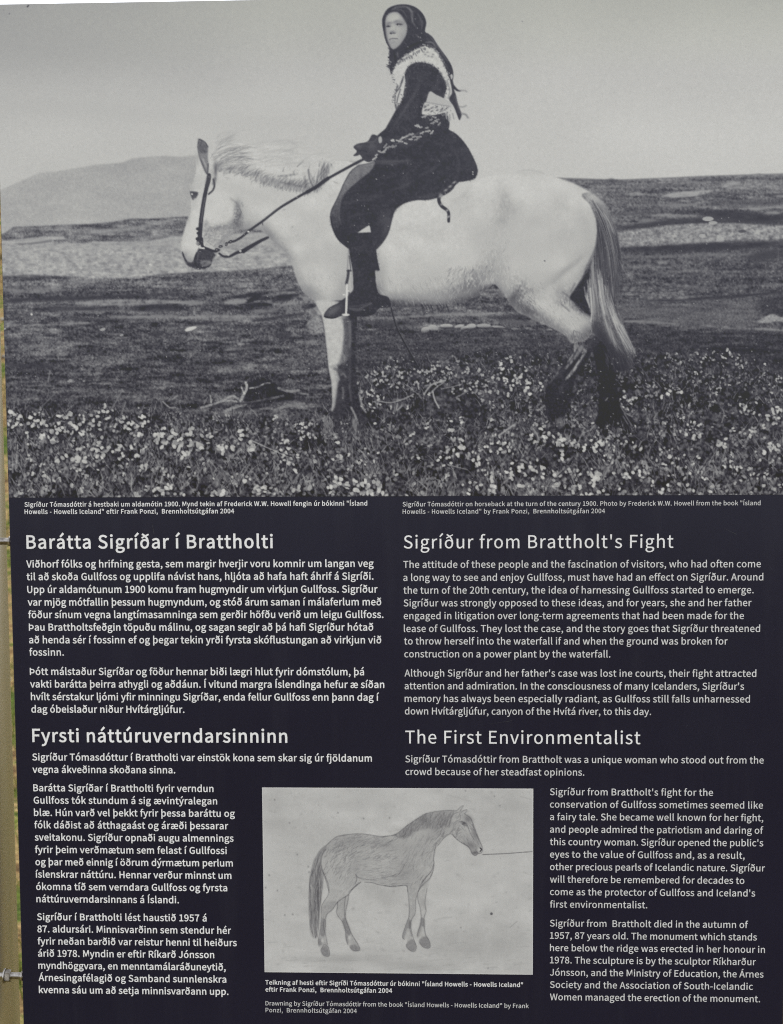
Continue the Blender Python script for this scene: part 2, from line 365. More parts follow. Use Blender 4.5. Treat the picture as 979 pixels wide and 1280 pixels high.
    streak(zl([(160, 268), (280, 264), (360, 262), (480, 256)]), 3.5, 140, .8, .9); streak(zl([(350, 282), (410, 276)]), 3, 62, .7); streak(zl([(480, 262), (540, 268)]), 3, 55, .8)
    streak(zl([(840, 276), (920, 272)]), 3, 60, .7); streak(zl([(760, 318), (830, 314)]), 5, 60, .7); streak(zl([(20, 468), (160, 480), (300, 478)]), 5, 64, .6); streak(zl([(0, 350), (100, 345)]), 4, 70, .6)
    streak(zl([(550, 318), (640, 322)]), 3, 135, .7); streak(zl([(140, 380), (250, 374)]), 3, 118, .6); streak(zl([(180, 340), (230, 342)]), 2.5, 125, .6)
    for x, y, rx, ry, v in [(161, 216, 6, 6, 205), (524, 293, 14, 7, 165), (358, 555, 12, 8, 150), (965, 290, 22, 8, 185), (620, 322, 10, 6, 150), (22, 290, 8, 4, 190), (428, 556, 6, 4, 150)]:
        q = zl([(x, y)])[0]; c.dab(q[0], q[1], rx/4.08, ry/4.08, v, .9, -.3)
    # broken ground left of the horse's chest
    for pts, w, v in [([(300, 215), (380, 208), (470, 190), (560, 200)], 4, 48), ([(405, 250), (470, 215), (570, 225)], 6, 46), ([(400, 268), (480, 262), (575, 262)], 5, 46),
                      ([(560, 240), (620, 215), (740, 200)], 6, 50), ([(600, 225), (690, 222)], 5, 48), ([(760, 280), (850, 265)], 6, 55), ([(640, 170), (740, 168)], 3, 60),
                      ([(200, 260), (280, 270), (370, 262)], 2.5, 62), ([(440, 366), (560, 352), (760, 318)], 3, 60), ([(60, 385), (180, 378)], 2.5, 62)]:
        streak(zm(pts), w, v, .85, .8)
    for pts, w, v in [([(270, 250), (330, 242), (400, 236)], 6, 140), ([(0, 250), (60, 248), (120, 246)], 5, 130), ([(320, 262), (400, 258)], 4, 135), ([(570, 262), (640, 258), (720, 254)], 3.5, 140), ([(500, 205), (600, 190), (720, 184)], 3, 128),
                      ([(740, 205), (820, 230), (850, 240)], 5, 135), ([(0, 345), (160, 338), (330, 340), (520, 334)], 3.4, 138), ([(100, 372), (240, 362), (400, 352)], 2.5, 122), ([(560, 250), (560, 215)], 3, 120),
                      ([(260, 555), (330, 548), (430, 538)], 3, 125), ([(720, 505), (780, 496), (850, 498)], 4, 130), ([(20, 562), (110, 566)], 2, 110), ([(440, 304), (560, 296), (700, 300)], 5, 115), ([(820, 300), (860, 330)], 5, 110)]:
        streak(zm(pts), w, v, .8, .8)
    for pts in [[(160, 450), (320, 455)], [(150, 505), (220, 510)], [(380, 530), (500, 522)], [(580, 455), (700, 450)], [(600, 480), (720, 475)]]: streak(zm(pts), 5, 58, .6, 1.2)
    c.fill(zm([(8, 425), (30, 408), (70, 400), (82, 408), (60, 424), (20, 434)]), 196, .95, .4)
    c.fill(zm([(790, 380), (815, 350), (850, 332), (885, 345), (905, 400), (900, 430), (850, 425), (800, 415)]), 138 + 16*spk + 8*mott, .9, .7)
    # land on the right
    zr = Z(700, 200, 3.509)
    hz = zr([(-60, 78), (10, 80), (100, 83), (200, 86), (225, 82), (245, 86), (280, 87), (400, 82), (500, 78), (620, 72), (740, 68), (850, 64), (870, 61), (900, 63), (1000, 60), (1100, 58)])
    c.fill(hz + [(1012, 660), (690, 660)], 114 - 20*np.clip((Y-228)/40, 0, 1) + 7*nA + 9*nB + 5*nC + 7*gr + 7*cg, soft=0.8, smooth=False)
    c.line(hz, 1.6, 92, .5, .6)
    for pts, w, v in [([(285, 153), (340, 148), (380, 142)], 4.5, 158), ([(460, 156), (530, 150), (600, 146), (660, 136)], 6, 160), ([(480, 160), (600, 152)], 3, 156), ([(715, 122), (740, 106), (790, 96)], 5, 152), ([(730, 124), (830, 120), (870, 122)], 4, 148), ([(900, 122), (970, 124)], 2.5, 140),
                      ([(530, 100), (640, 98)], 3, 128), ([(440, 200), (600, 194)], 3, 122), ([(400, 243), (480, 242), (600, 246)], 3.5, 132), ([(790, 214), (900, 212), (979, 208)], 3.4, 140), ([(890, 236), (965, 232)], 4, 145), ([(940, 158), (979, 156)], 2.5, 135), ([(340, 270), (420, 266)], 4, 120)]:
        streak(zr(pts), w, v, .85, .8)
    streak(zr([(620, 232), (760, 242), (900, 255), (1010, 250)]), 10, 62, .9, 1.8); streak(zr([(250, 300), (380, 286), (520, 272), (700, 262), (860, 268), (1010, 276)]), 7, 66, .85, 1.5); streak(zr([(230, 240), (420, 230)]), 3, 84, .7); streak(zr([(640, 190), (1000, 190)]), 6, 88, .6)
    band = zr([(250, 320), (310, 308), (400, 296), (480, 286), (560, 280), (650, 278), (760, 278), (880, 284), (1010, 290), (1080, 290), (1080, 345), (1000, 344), (900, 350), (820, 348), (740, 352), (640, 366), (540, 372), (440, 378), (340, 382), (250, 384)])
    c.fill(band, 140 + 12*spk + 12*mott + 6*gr, .95, .9)
    for i in range(260):
        x, y = rg.uniform(772, 1000), 0; u = rg.random(); y = 281 + 24*u + (6 if x < 820 else 0) - .012*(x-772)*u*2
        c.blob(x, y, rg.uniform(1, 2.6), rg.uniform(.7, 1.5), rg.choice([172, 182, 100, 92, 165]), rg.uniform(.3, .7))
    for q in [(650, 258, 7, 2.8, 178), (672, 275, 5.5, 2.2, 172), (704, 348, 5, 4, 168), (550, 440, 4, 3, 160), (447, 449, 7, 1.6, 140), (625, 332, 4, 2.5, 170), (800, 312, 5, 2, 80), (390, 392, 2, 3, 150)]:
        p = zr([(q[0], q[1])])[0]; c.dab(p[0], p[1], q[2], q[3], q[4], .85, 0)
    c.fill([(770, 309), (830, 308), (900, 303), (1012, 301), (1012, 640), (770, 640)], 86 + 7*nA + 8*nB + 5*nC + 7*gr + 7*cg, soft=1.2, smooth=False)
    streak(zr([(270, 392), (500, 386), (760, 376), (1000, 362)]), 9, 60, .85, 1.8); streak(zr([(270, 426), (460, 420), (640, 416), (870, 412)]), 4, 118, .75)
    streak(zr([(420, 450), (475, 449)]), 3, 142, .8); streak(zr([(530, 442), (580, 450)]), 3, 140, .8); streak(zr([(540, 482), (640, 484)]), 2.6, 128, .7); streak(zr([(370, 495), (470, 496)]), 2.4, 105, .6)
    streak(zr([(820, 430), (1000, 400)]), 12, 66, .7, 2); streak(zr([(300, 470), (420, 462)]), 3, 110, .5)
    for i in range(60):
        x, y = rg.uniform(785, 862), rg.uniform(362, 374); c.blob(x, y, rg.uniform(1, 3), rg.uniform(.6, 1.3), rg.choice([135, 128, 140, 66]), .6)
    streak(zr([(370, 612), (480, 616), (640, 606), (840, 592), (1000, 575)]), 3, 58, .85, .8); streak(zr([(390, 605), (420, 606)]), 3, 150, .8); streak(zr([(480, 604), (560, 606)]), 2.6, 138, .8); streak(zr([(760, 560), (860, 548)]), 3, 112, .6); streak(zr([(900, 548), (1000, 540)]), 4, 108, .6)
    zq = Z(760, 360, 4.47)
    c.fill(zq([(80, 80), (300, 85), (600, 80), (830, 70), (860, 110), (830, 170), (780, 210), (600, 205), (380, 190), (110, 175)]), 99 + 5*nB + 6*gr, .8, 2.5)
    c.fill(zq([(860, 60), (1000, 30), (1100, 30), (1100, 150), (940, 150), (840, 120)]), 62 + 6*gr, .7, 3)
    streak(zq([(90, 184), (160, 186), (260, 190), (400, 202)]), 3, 126, .8, .8); streak(zq([(230, 168), (360, 180), (520, 188)]), 3, 118, .6); streak(zq([(520, 208), (640, 218), (760, 226), (880, 230), (1010, 238)]), 3.4, 136, .85, .8)
    c.fill(zq([(840, 190), (880, 160), (920, 145), (960, 160), (1000, 175), (1050, 190), (1050, 200), (950, 185), (900, 195)]), 150 + 14*spk, .9, .7)
    c.fill(zq([(60, 215), (300, 225), (560, 235), (800, 245), (1110, 255), (1110, 560), (60, 560)]), 64 + 7*nB + 6*nC + 8*gr, .85, 2.0, smooth=False)
    streak(zq([(480, 335), (700, 345), (1000, 350)]), 4, 44, .7, 1.2)
    # ground between the legs
    zb = Z(440, 380, 3.765)
    streak(zb([(20, 72), (160, 66), (300, 58), (480, 46), (640, 48)]), 2.8, 132, .8, .7); streak(zb([(110, 48), (330, 40)]), 3, 110, .6); streak(zb([(480, 52), (640, 50)]), 2.6, 140, .7, .7)
    streak(zb([(40, 88), (200, 92), (330, 96)]), 7, 74, .6); streak(zb([(680, 80), (860, 92)]), 6, 88, .6); streak(zb([(640, 62), (840, 58)]), 5, 58, .7)
    for q in [(345, 122, 5.5, 3.8, -.3), (383, 112, 6.5, 3.8, .2), (445, 102, 8, 2.5, 0), (505, 105, 6, 2.2, -.2), (530, 112, 5, 2, -.3), (562, 104, 6, 3.2, -.1), (620, 102, 9, 2.6, 0), (690, 108, 9, 1.6, .1), (770, 118, 5, 1.4, 0), (830, 116, 4, 1.3, 0), (930, 122, 4, 1.5, 0), (850, 122, 5, 1.2, 0)]:
        p = zb([(q[0], q[1])])[0]; c.dab(p[0], p[1], q[2], q[3], 170 + rg.uniform(-8, 10), .9, q[4]); c.blob(p[0]+1, p[1]+q[3]*1.1, q[2], 1.4, 60, .7)
    c.fill(zb([(20, 130), (300, 128), (600, 126), (960, 130), (1000, 300), (20, 300)]), 72 + 6*nB + 5*nC + 9*gr, .8, 2.2)
    streak(zb([(100, 176), (300, 176), (420, 180)]), 2, 100, .6); streak(zb([(690, 148), (760, 148)]), 2, 120, .5)
    # twiggy hummock
    c.fill(zm([(400, 830), (420, 745), (460, 710), (520, 715), (570, 755), (640, 800), (720, 850), (640, 880), (480, 890), (390, 880)]), 47 + 6*gr, .9, 1.2)
    for pts, w, v in [([(110, 925), (180, 905), (250, 880), (310, 850), (350, 868)], 2.6, 160), ([(365, 880), (385, 840), (405, 800), (400, 765)], 3.2, 208), ([(385, 830), (370, 790)], 1.8, 190),
                      ([(425, 800), (480, 790), (520, 770), (555, 768)], 2.0, 202), ([(250, 885), (300, 880), (340, 885)], 2.0, 165), ([(175, 890), (170, 850)], 2, 180), ([(130, 900), (150, 860)], 1.4, 130), ([(270, 945), (330, 915), (420, 895), (520, 875), (640, 850)], 3, 138), ([(320, 930), (400, 905)], 2.2, 160),
                      ([(610, 800), (680, 820), (740, 812)], 3.4, 140), ([(740, 830), (800, 840)], 2.4, 128), ([(580, 945), (660, 915), (770, 900)], 4, 132), ([(650, 765), (675, 740)], 1.8, 150), ([(480, 810), (510, 860)], .9, 110), ([(260, 950), (300, 935)], 3, 150), ([(200, 880), (240, 890)], 1.6, 140)]:
        c.line(zm(pts), w, v, .85, .35, mod=np.clip(.9+.25*spk, .3, 1.1))
    for i in range(150):
        u = rg.random(); x, y = zm([(405+u*330, 760-58*math.sin(min(1, u*1.9)*2.2)+u*75+rg.normal(0, 9))])[0]; a_ = rg.normal(.35, .6); L = rg.uniform(2, 5)
        c.line([(x, y), (x+L*math.sin(a_), y-L*math.cos(a_))], 1.1, rg.choice([60, 84, 112, 128, 52]), .6, .3, w1=.5)
    for i in range(80):
        x, y = zm([(rg.uniform(400, 640), rg.uniform(740, 880))])[0]; c.blob(x, y, rg.uniform(1, 4), rg.uniform(.6, 1.6), rg.choice([44, 56, 48, 74]), .5, rg.uniform(-30, 30))
    streak(zm([(350, 905), (520, 890), (640, 870), (780, 868)]), 5, 46, .8); streak(zm([(330, 940), (460, 925), (600, 900)]), 3.5, 48, .8)

    # ---------------------------------------------------------------- flowering meadow in front
    edge = [(-30, 512), (10, 506), (60, 512), (120, 508), (180, 512), (240, 516), (300, 522), (360, 524), (400, 510), (440, 480), (455, 468), (475, 452), (505, 445), (540, 448), (575, 444), (620, 442), (680, 438), (740, 446), (780, 448), (840, 438), (880, 436), (915, 440), (945, 452), (975, 466), (1012, 470)]
    c.fill(edge + [(1012, 660), (-30, 660)], 60 + 9*nC + 9*mott + 6*gr + 6*cg + 9*cg2 + 8*c.noise(26, 14), .92, 3.5, smooth=False)
    ex, ey = np.array([e[0] for e in edge]), np.array([e[1] for e in edge])
    cl = c.noise(34, 20); cl2 = c.noise(10, 8)
    shade = np.zeros((c.h, c.w))
    def dens(x, y):
        j, i = int((y-c.y0)*c.S), int((x-c.x0)*c.S)
        if not (0 <= j < c.h and 0 <= i < c.w): return 0
        d = 0.62 + .3*cl[j, i] + .28*cl2[j, i]
        if 455 < x < 600 and 482 < y < 530: d -= .28
        if 770 < x < 980 and 495 < y < 530: d -= .30
        if 455 < x < 690 and 448 < y < 482: d += .22
        if x < 330 and 512 < y < 585: d += .22
        if 690 < x < 800 and y > 500 and y < 560: d -= .15
        if x > 400 and y > 570: d -= .10
        return d
    N = 26000; k = 0
    xs = rg.uniform(-20, 1004, N); ys = 440 + 190*rg.random(N)**.85
    order = np.argsort(ys)
    for i in order:
        x, y = xs[i], ys[i]
        ye = np.interp(x, ex, ey)
        if y < ye + rg.normal(0, 3): continue
        d = dens(x, y)
        if rg.random() > d: continue
        s = .7 + 1.2*(y-440)/180 + .35*rg.random()
        u = rg.random()
        if u < .42:                                          # grass blade
            L = rg.uniform(3, 9)*s; a = rg.normal(0, .5)
            c.line([(x, y), (x+L*math.sin(a)*.6+rg.normal(0, .6), y-L*.6), (x+L*math.sin(a)*1.25, y-L)], .8*s, rg.choice([92, 104, 118, 132, 44, 150]), rg.uniform(.35, .8), w1=.4, smooth=False)
        elif u < .95:
            c.dab(x, y, s*rg.uniform(.9, 1.7), s*rg.uniform(.5, 1.0), rg.choice([40, 44, 92, 108, 124, 142, 158, 116]), rg.uniform(.45, .9), rg.uniform(0, 3.14))
        else:
            v = rg.uniform(140, 200)
            for q in range(rg.integers(1, 4)):
                c.dab(x+rg.normal(0, 1.2*s), y+rg.normal(0, 1.0*s), s*rg.uniform(.8, 1.4), s*rg.uniform(.6, 1.0), v, .9, rg.uniform(0, 3.14))
    def flowers(cx, cy, rx, ry, n, sz, v=200):
        sz = sz*1.22
        for i in range(int(n*.95)):
            x, y = cx+rg.normal(0, rx*1.15), cy+rg.normal(0, ry*1.2)
            if y > 619: continue
            if rg.random() < .6: c.blob(x+.5, y+1.4, sz*1.0, sz*.7, 40, .7)
            b = v + 4 - abs(rg.normal(0, 20))
            for q in range(rg.integers(1, 4)): c.dab(x+rg.normal(0, sz*.42), y+rg.normal(0, sz*.36), sz*rg.uniform(.42, .8), sz*rg.uniform(.3, .56), b+rg.uniform(-14, 10), .92, rg.uniform(0, 3.14))
    for f in [(20, 522, 10, 5, 12, 3), (50, 530, 16, 6, 20, 3), (90, 528, 18, 7, 18, 3), (68, 542, 8, 5, 8, 3.4), (130, 530, 22, 8, 26, 3), (165, 534, 10, 8, 14, 3), (65, 552, 3, 2, 4, 4), (104, 578, 3, 3, 8, 4.4), (135, 566, 14, 5, 20, 3.2), (80, 571, 4, 3, 4, 3.5), (98, 585, 6, 3, 6, 3), (54, 580, 6, 5, 4, 3), (40, 596, 4, 2, 3, 2.5),
              (206, 546, 6, 4, 10, 3.4), (232, 552, 10, 5, 16, 3.6), (225, 562, 12, 4, 12, 3.4), (248, 548, 6, 6, 10, 4), (280, 562, 8, 3, 10, 3), (300, 546, 6, 4, 8, 3), (262, 546, 3, 3, 5, 3), (316, 565, 3, 2, 4, 3.6), (178, 586, 4, 3, 5, 3), (205, 615, 9, 3, 14, 3.4), (275, 617, 3, 2, 8, 4), (322, 612, 8, 4, 14, 3.4), (373, 616, 6, 3, 10, 4.2), (352, 553, 4, 3, 6, 2.4), (385, 532, 5, 4, 8, 2.4), (382, 545, 6, 4, 8, 2.6), (417, 548, 4, 2, 6, 3), (355, 564, 6, 3, 6, 2.6), (424, 570, 6, 3, 8, 2.4), (370, 578, 3, 3, 4, 3),
              (424, 600, 6, 5, 9, 3), (434, 606, 5, 4, 8, 3.2), (455, 614, 8, 3, 10, 3.6), (470, 612, 6, 4, 10, 3.8), (450, 606, 6, 3, 6, 3), (500, 470, 26, 6, 40, 2.2, 176), (560, 466, 26, 7, 26, 2.2, 170), (635, 466, 10, 8, 14, 2.6), (640, 480, 8, 6, 10, 2.8), (667, 486, 6, 3, 5, 3), (610, 478, 12, 8, 16, 2.4, 170), (468, 500, 8, 8, 14, 2.4), (575, 482, 12, 6, 14, 2.2, 170), (655, 452, 14, 5, 10, 1.8, 170), (648, 470, 5, 3, 4, 3),
              (578, 524, 5, 3, 6, 2.4), (570, 556, 6, 6, 8, 3), (563, 568, 5, 4, 8, 3), (596, 580, 4, 4, 7, 3), (606, 583, 3, 3, 4, 2.6), (590, 608, 6, 4, 8, 3), (620, 604, 6, 4, 9, 3), (628, 552, 5, 3, 6, 3), (625, 560, 12, 3, 16, 2.4), (665, 548, 5, 4, 6, 3), (686, 542, 4, 4, 8, 3.4), (704, 554, 5, 4, 9, 3.4), (720, 552, 4, 3, 6, 3), (655, 583, 9, 4, 15, 3), (640, 590, 4, 3, 6, 2.6), (650, 607, 2, 2, 3, 3.6), (680, 594, 4, 4, 6, 3), (700, 604, 6, 5, 10, 3.2), (720, 612, 6, 3, 8, 3), (745, 594, 4, 4, 10, 3.4), (735, 618, 6, 2, 8, 3), (750, 553, 4, 3, 6, 3), (735, 562, 6, 4, 6, 2.6), (762, 616, 6, 2, 8, 3), (755, 570, 3, 4, 4, 2.6), (712, 589, 4, 3, 5, 2.6), (728, 592, 4, 3, 6, 2.4), (790, 556, 5, 3, 6, 2.6), (796, 590, 3, 3, 5, 3),
              (862, 446, 12, 4, 16, 1.8, 170), (905, 446, 12, 4, 14, 2, 175), (930, 450, 6, 4, 7, 1.8, 165), (785, 500, 5, 3, 10, 2.6), (783, 507, 3, 2, 4, 2.6), (836, 530, 2, 1.5, 3, 2.6), (866, 532, 6, 4, 10, 2.4), (872, 546, 5, 3, 8, 2.6), (935, 510, 6, 4, 10, 2.6), (928, 508, 3, 3, 4, 2.4), (970, 522, 6, 5, 14, 3), (975, 512, 3, 2, 5, 3), (835, 492, 3, 2, 4, 3), (852, 491, 2, 2, 3, 3), (815, 495, 5, 3, 6, 2.4, 170), (940, 538, 4, 3, 6, 2.6), (963, 560, 5, 3, 8, 3.2), (900, 555, 4, 2, 6, 3), (920, 538, 2, 2, 3, 2.6), (840, 470, 30, 12, 30, 1.6, 150), (900, 475, 24, 10, 26, 1.6, 150), (870, 580, 30, 12, 14, 2.4), (930, 600, 24, 10, 12, 2.4), (850, 605, 24, 8, 12, 2.6), (960, 592, 10, 6, 5, 2.6)]:
        flowers(*f)
    # dead twigs and long stems
    for pts, w, v in [([(340, 425), (360, 395), (385, 375), (440, 360)], 2, 165), ([(345, 385), (375, 378)], 1.4, 150), ([(380, 410), (390, 450), (410, 488)], 2, 175), ([(370, 420), (400, 390), (430, 370)], 1.6, 150), ([(120, 455), (180, 464), (240, 448), (290, 425)], 1.6, 150), ([(215, 470), (210, 500), (235, 480)], 1.8, 150), ([(310, 370), (315, 400)], 1.8, 165),
                      ([(420, 400), (490, 385), (520, 375)], 1.2, 140), ([(335, 440), (340, 500)], 1.0, 110), ([(370, 500), (366, 590)], .8, 120), ([(355, 235), (362, 262), (375, 280)], 1, 120), ([(410, 290), (462, 256)], 1, 120), ([(690, 620), (760, 570)], 1.8, 165), ([(545, 410), (490, 440)], 1.6, 130)]:
        c.line(zb(pts), w, v, .85, .3)
    for pts, w, v in [([(245, 560), (255, 505)], 2, 130), ([(570, 700), (625, 600)], 1.8, 125), ([(620, 725), (640, 665)], 1.6, 130), ([(880, 650), (905, 630)], 1.4, 165), ([(830, 660), (865, 690), (895, 690)], 1.6, 160), ([(710, 730), (735, 680)], 1.4, 130), ([(180, 720), (280, 620)], 1.6, 108), ([(70, 700), (72, 660)], 1.6, 125), ([(240, 640), (250, 600)], 1.4, 120)]:
        c.line(zl(pts), w, v, .8, .4)
    for i in range(50):
        x = rg.uniform(0, 420); y = rg.uniform(498, 520); L = rg.uniform(8, 20); a = rg.normal(.2, .35)
        c.line([(x, y), (x+L*math.sin(a), y-L*math.cos(a))], 1.0, rg.uniform(100, 135), .6, .3, w1=.5)
    zf = Z(560, 500, 4.079); zg = Z(240, 500, 4.079); zh = Z(0, 500, 4.079)
    for Zf, pts in [(zf, [(260, 180), (340, 125)]), (zf, [(665, 215), (695, 145)]), (zf, [(725, 155), (752, 125)]), (zf, [(435, 145), (460, 190), (445, 250)]), (zf, [(600, 175), (608, 205)]), (zf, [(790, 405), (815, 355), (845, 295)]), (zf, [(870, 375), (905, 300)]), (zf, [(0, 330), (100, 355)]), (zf, [(545, 395), (590, 350)]),
                    (zg, [(355, 415), (390, 378)]), (zg, [(90, 305), (130, 360)]), (zg, [(300, 205), (490, 290)]), (zg, [(440, 330), (445, 355)]), (zg, [(565, 380), (585, 430)]), (zg, [(600, 430), (612, 370)]), (zg, [(870, 265), (885, 300)]), (zg, [(730, 310), (770, 300)]), (zg, [(640, 255), (660, 275)]), (zg, [(490, 380), (500, 370)]),
                    (zh, [(65, 370), (62, 260)]), (zh, [(80, 355), (90, 230)]), (zh, [(820, 415), (840, 360)]), (zh, [(670, 460), (672, 380)]), (zh, [(455, 330), (485, 358)]), (zh, [(60, 400), (85, 440)]), (zh, [(450, 470), (480, 420)])]:
        c.line(Zf(pts), 1.5, rg.uniform(135, 175), .8, .35, w1=.9)
    # stick behind the boot
    c.line([(489, 384), (496, 409), (507.6, 432), (523, 459)], 2.0, 48, .95, .3)
    c.line([(490.2, 386), (497, 409), (508.6, 431), (523, 457)], .6, 120, .5, .2)

    # ================================================================ the horse
    z1, z2, z7 = Z(220, 150, 6.4), Z(320, 150, 6.4), Z(390, 380, 6.12)
    z5, z8, zt = Z(590, 200, 4.662), Z(460, 220, 4.895), Z(650, 360, 6.119)
    HM = np.zeros((c.h, c.w))
    def hfill(pts, val, a=1, soft=.5, smooth=True):
        m = c.fill(pts, val, a, soft, smooth); HM[m[0]] = np.maximum(HM[m[0]], m[1]*(m[1] > .5)); return m
    hair = c.noise(1.6, 3.0)
    # far hind leg and dark tail shadow
    hfill(zt([(550, 380), (575, 560), (600, 700), (603, 850), (596, 960), (575, 1035), (640, 1075), (750, 1060), (830, 1092), (872, 1062), (862, 1000), (800, 940), (765, 860), (745, 760), (735, 640), (760, 500), (700, 380)]), 46 + 5*gr + 3*spk, .97, .9)
    for pts in [[(770, 900), (800, 950), (860, 985)], [(800, 960), (830, 1010), (860, 1055)], [(790, 980), (825, 1040)]]: c.line(zt(pts), 1.5, 140, .7, .5)
    c.line(zt([(670, 560), (678, 480), (684, 420)]), 1.6, 95, .6, .6); c.line(zt([(655, 862), (672, 840)]), 1.2, 150, .8, .3)
    # near hind cannon and hoof
    hfill(zt([(405, 430), (385, 500), (375, 560), (300, 640), (205, 745), (195, 830), (200, 940), (222, 1022), (262, 1020), (340, 985), (372, 900), (402, 800), (425, 690), (470, 610), (530, 530), (560, 440), (520, 380), (450, 390)]), 52 + 6*gr, .97, .7)
    for pts, w, v in [([(430, 425), (420, 470), (380, 540), (370, 560)], 5, 165), ([(470, 455), (430, 520), (350, 615)], 5, 150), ([(500, 470), (470, 540), (420, 610), (360, 690)], 4.5, 158), ([(460, 560), (400, 650), (350, 700)], 3, 168), ([(300, 630), (250, 700), (225, 730)], 1.6, 140), ([(330, 600), (280, 670)], 2, 110), ([(490, 470), (505, 490)], 2, 170), ([(440, 440), (450, 470)], 3, 180)]:
        c.line(zt(pts), w, v, .8, .7, w1=w*.5, mod=np.clip(.8+.3*hair, .2, 1.1))
    for pts in [[(405, 490), (345, 580), (300, 640)], [(480, 500), (400, 590), (330, 670)], [(500, 520), (440, 600)]]: c.line(zt(pts), 1.8, 48, .8, .5)
    c.fill(zt([(280, 1005), (340, 985), (345, 1040), (310, 1080), (285, 1060)]), 112 + 14*spk, .7, 1.0)
    c.blob(*zt([(320, 770)])[0], 8, 3, 88, .5, -60)
    # body, neck, head
    body = z1([(182, 150), (176, 220), (156, 290), (160, 400), (140, 490), (112, 535), (110, 570), (116, 610), (121, 700), (110, 750), (80, 840), (55, 920), (40, 990), (44, 1060), (64, 1112), (90, 1160), (140, 1186), (190, 1196), (250, 1186), (285, 1150), (296, 1108), (325, 1085), (345, 1045), (385, 1000), (430, 930), (480, 890), (560, 870), (640, 878), (700, 890)]) + \
        [(337, 298), (350, 309), (359, 319), (365, 330), (370, 346), (377.5, 362), (386, 371), (393, 376), (397, 386), (401, 394), (440, 394), (474, 384), (500, 384), (541, 383), (558, 381), (586, 374), (603, 366), (612, 358), (617, 354), (620, 355.5), (626, 363), (633, 372), (640, 382), (648, 390)] + \
        zt([(40, 205), (100, 242), (180, 275), (240, 303), (330, 350), (370, 385), (392, 420), (440, 412), (500, 400), (545, 340), (546, 240), (470, 190), (412, 122), (382, 74)]) + \
        z5([(572, 785), (612, 730), (662, 640), (712, 540), (731, 430), (722, 340), (700, 275), (730, 245), (700, 195), (650, 165), (600, 140), (520, 110), (470, 92), (420, 75), (340, 60), (270, 65), (200, 80), (100, 95), (0, 135)]) + \
        [(560, 250), (480, 230), (440, 203), (420, 200), (407, 197), (386, 191), (372, 184), (360, 179), (340, 178), (320, 182), (300, 179), (284, 178), (270, 184), (263, 188), (260, 182), (255, 176)]
    bm_ = c.mask(body, True, .7); B = c.full(bm_)
    HM[:] = np.maximum(HM, B*(B > .5))
    lowB = c.noise(26, 20); tx = 198 + 2.8*lowB + 2.2*c.noise(9, 8) + 1.6*mott + 1.6*hair + 1.5*gr + .8*cg - 5*np.clip((X-590)/60, 0, 1)*np.clip(.4+.5*c.noise(20, 16), 0, 1.5) - 4*np.clip((Y-300)/60, 0, 1)
    edgeB = np.clip(B, 0, 1)
    # the light neck crest and back melt into the sky
    Bb = gblur(gblur(B, 4.2*c.S), 4.2*c.S); dd_ = int(9*c.S)
    low = np.clip(np.roll(Bb, dd_, 0)-np.roll(Bb, -dd_, 0), 0, 1); low[:dd_] = 0; low[-dd_:] = 0
    Bs = gblur(B, 2.2*c.S); d2 = int(4*c.S); side = np.clip(np.roll(Bs, d2, 1)-np.roll(Bs, -d2, 1), 0, 1) + .6*np.clip(np.roll(Bs, -d2, 1)-np.roll(Bs, d2, 1), 0, 1)
    c.put(bm_[0], bm_[1], tx - (64*low + 16*side*(Y > 225))*np.clip(.85 + .22*hair + .2*lowB, .3, 1.4) - 9*np.clip(.3+.6*c.noise(30, 22), 0, 1.3), 1.0)
    cl_ = B
    def sh(x, y, rx, ry, v, a, rot=0, hairy=0): c.blob(x, y, rx, ry, v, min(1, a*1.35), rot, clip=cl_, mod=None if not hairy else np.clip(.75+hairy*hair, 0, 1.3))
    # chest, shoulder
    for q in [(385, 366, 16, 8, 140, .6, 25), (372, 345, 5, 16, 160, .4, -15), (400, 385, 6, 20, 170, .3), (430, 360, 8, 14, 150, .5, 10), (425, 372, 12, 8, 160, .5), (378, 325, 18, 8, 176, .5), (420, 330, 16, 20, 182, .4), (345, 305, 16, 5, 150, .4, 40), (350, 312, 14, 3, 120, .4, 40), (336, 292, 8, 3, 120, .4, 50), (330, 240, 40, 12, 184, .3), (330, 285, 10, 6, 150, .4, 40)]: sh(*q)
    # belly
    for q in [(520, 384, 60, 6.5, 62, .95), (580, 376, 26, 7, 66, .9, -18), (606, 362, 12, 5, 64, .9, -35), (490, 379, 30, 6, 60, .95), (500, 369, 36, 6, 150, .5), (478, 350, 6, 20, 150, .5), (473, 365, 5, 12, 110, .6), (590, 352, 26, 10, 120, .75, -28, .4), (612, 340, 14, 12, 135, .6, 0, .4), (575, 363, 30, 7, 108, .65, -15, .4), (625, 320, 10, 26, 160, .55, 12, .2), (613, 325, 10, 14, 142, .5, 0, .4), (600, 300, 14, 22, 176, .5), (540, 372, 40, 8, 150, .5, -4, .3), (612, 351, 7, 3.5, 178, .7, -20), (560, 330, 30, 18, 186, .4)]: sh(*q)
    for q in [(460, 235, 30, 10, 178, .4, -20), (640, 290, 40, 14, 176, .45, 20, .3), (690, 310, 30, 16, 174, .45, -20, .3), (655, 310, 22, 20, 178, .4, 0, .3), (620, 285, 12, 26, 170, .4, 10, .3), (728, 275, 7, 22, 176, .4, -12), (300, 250, 14, 24, 186, .4, -30), (370, 265, 34, 14, 186, .35, 20), (395, 300, 16, 26, 182, .35), (440, 322, 12, 18, 168, .4), (500, 345, 40, 14, 180, .4), (545, 352, 30, 10, 168, .4, -8, .3), (470, 330, 5, 18, 140, .45), (312, 240, 30, 6, 180, .35, 20)]: sh(*q)
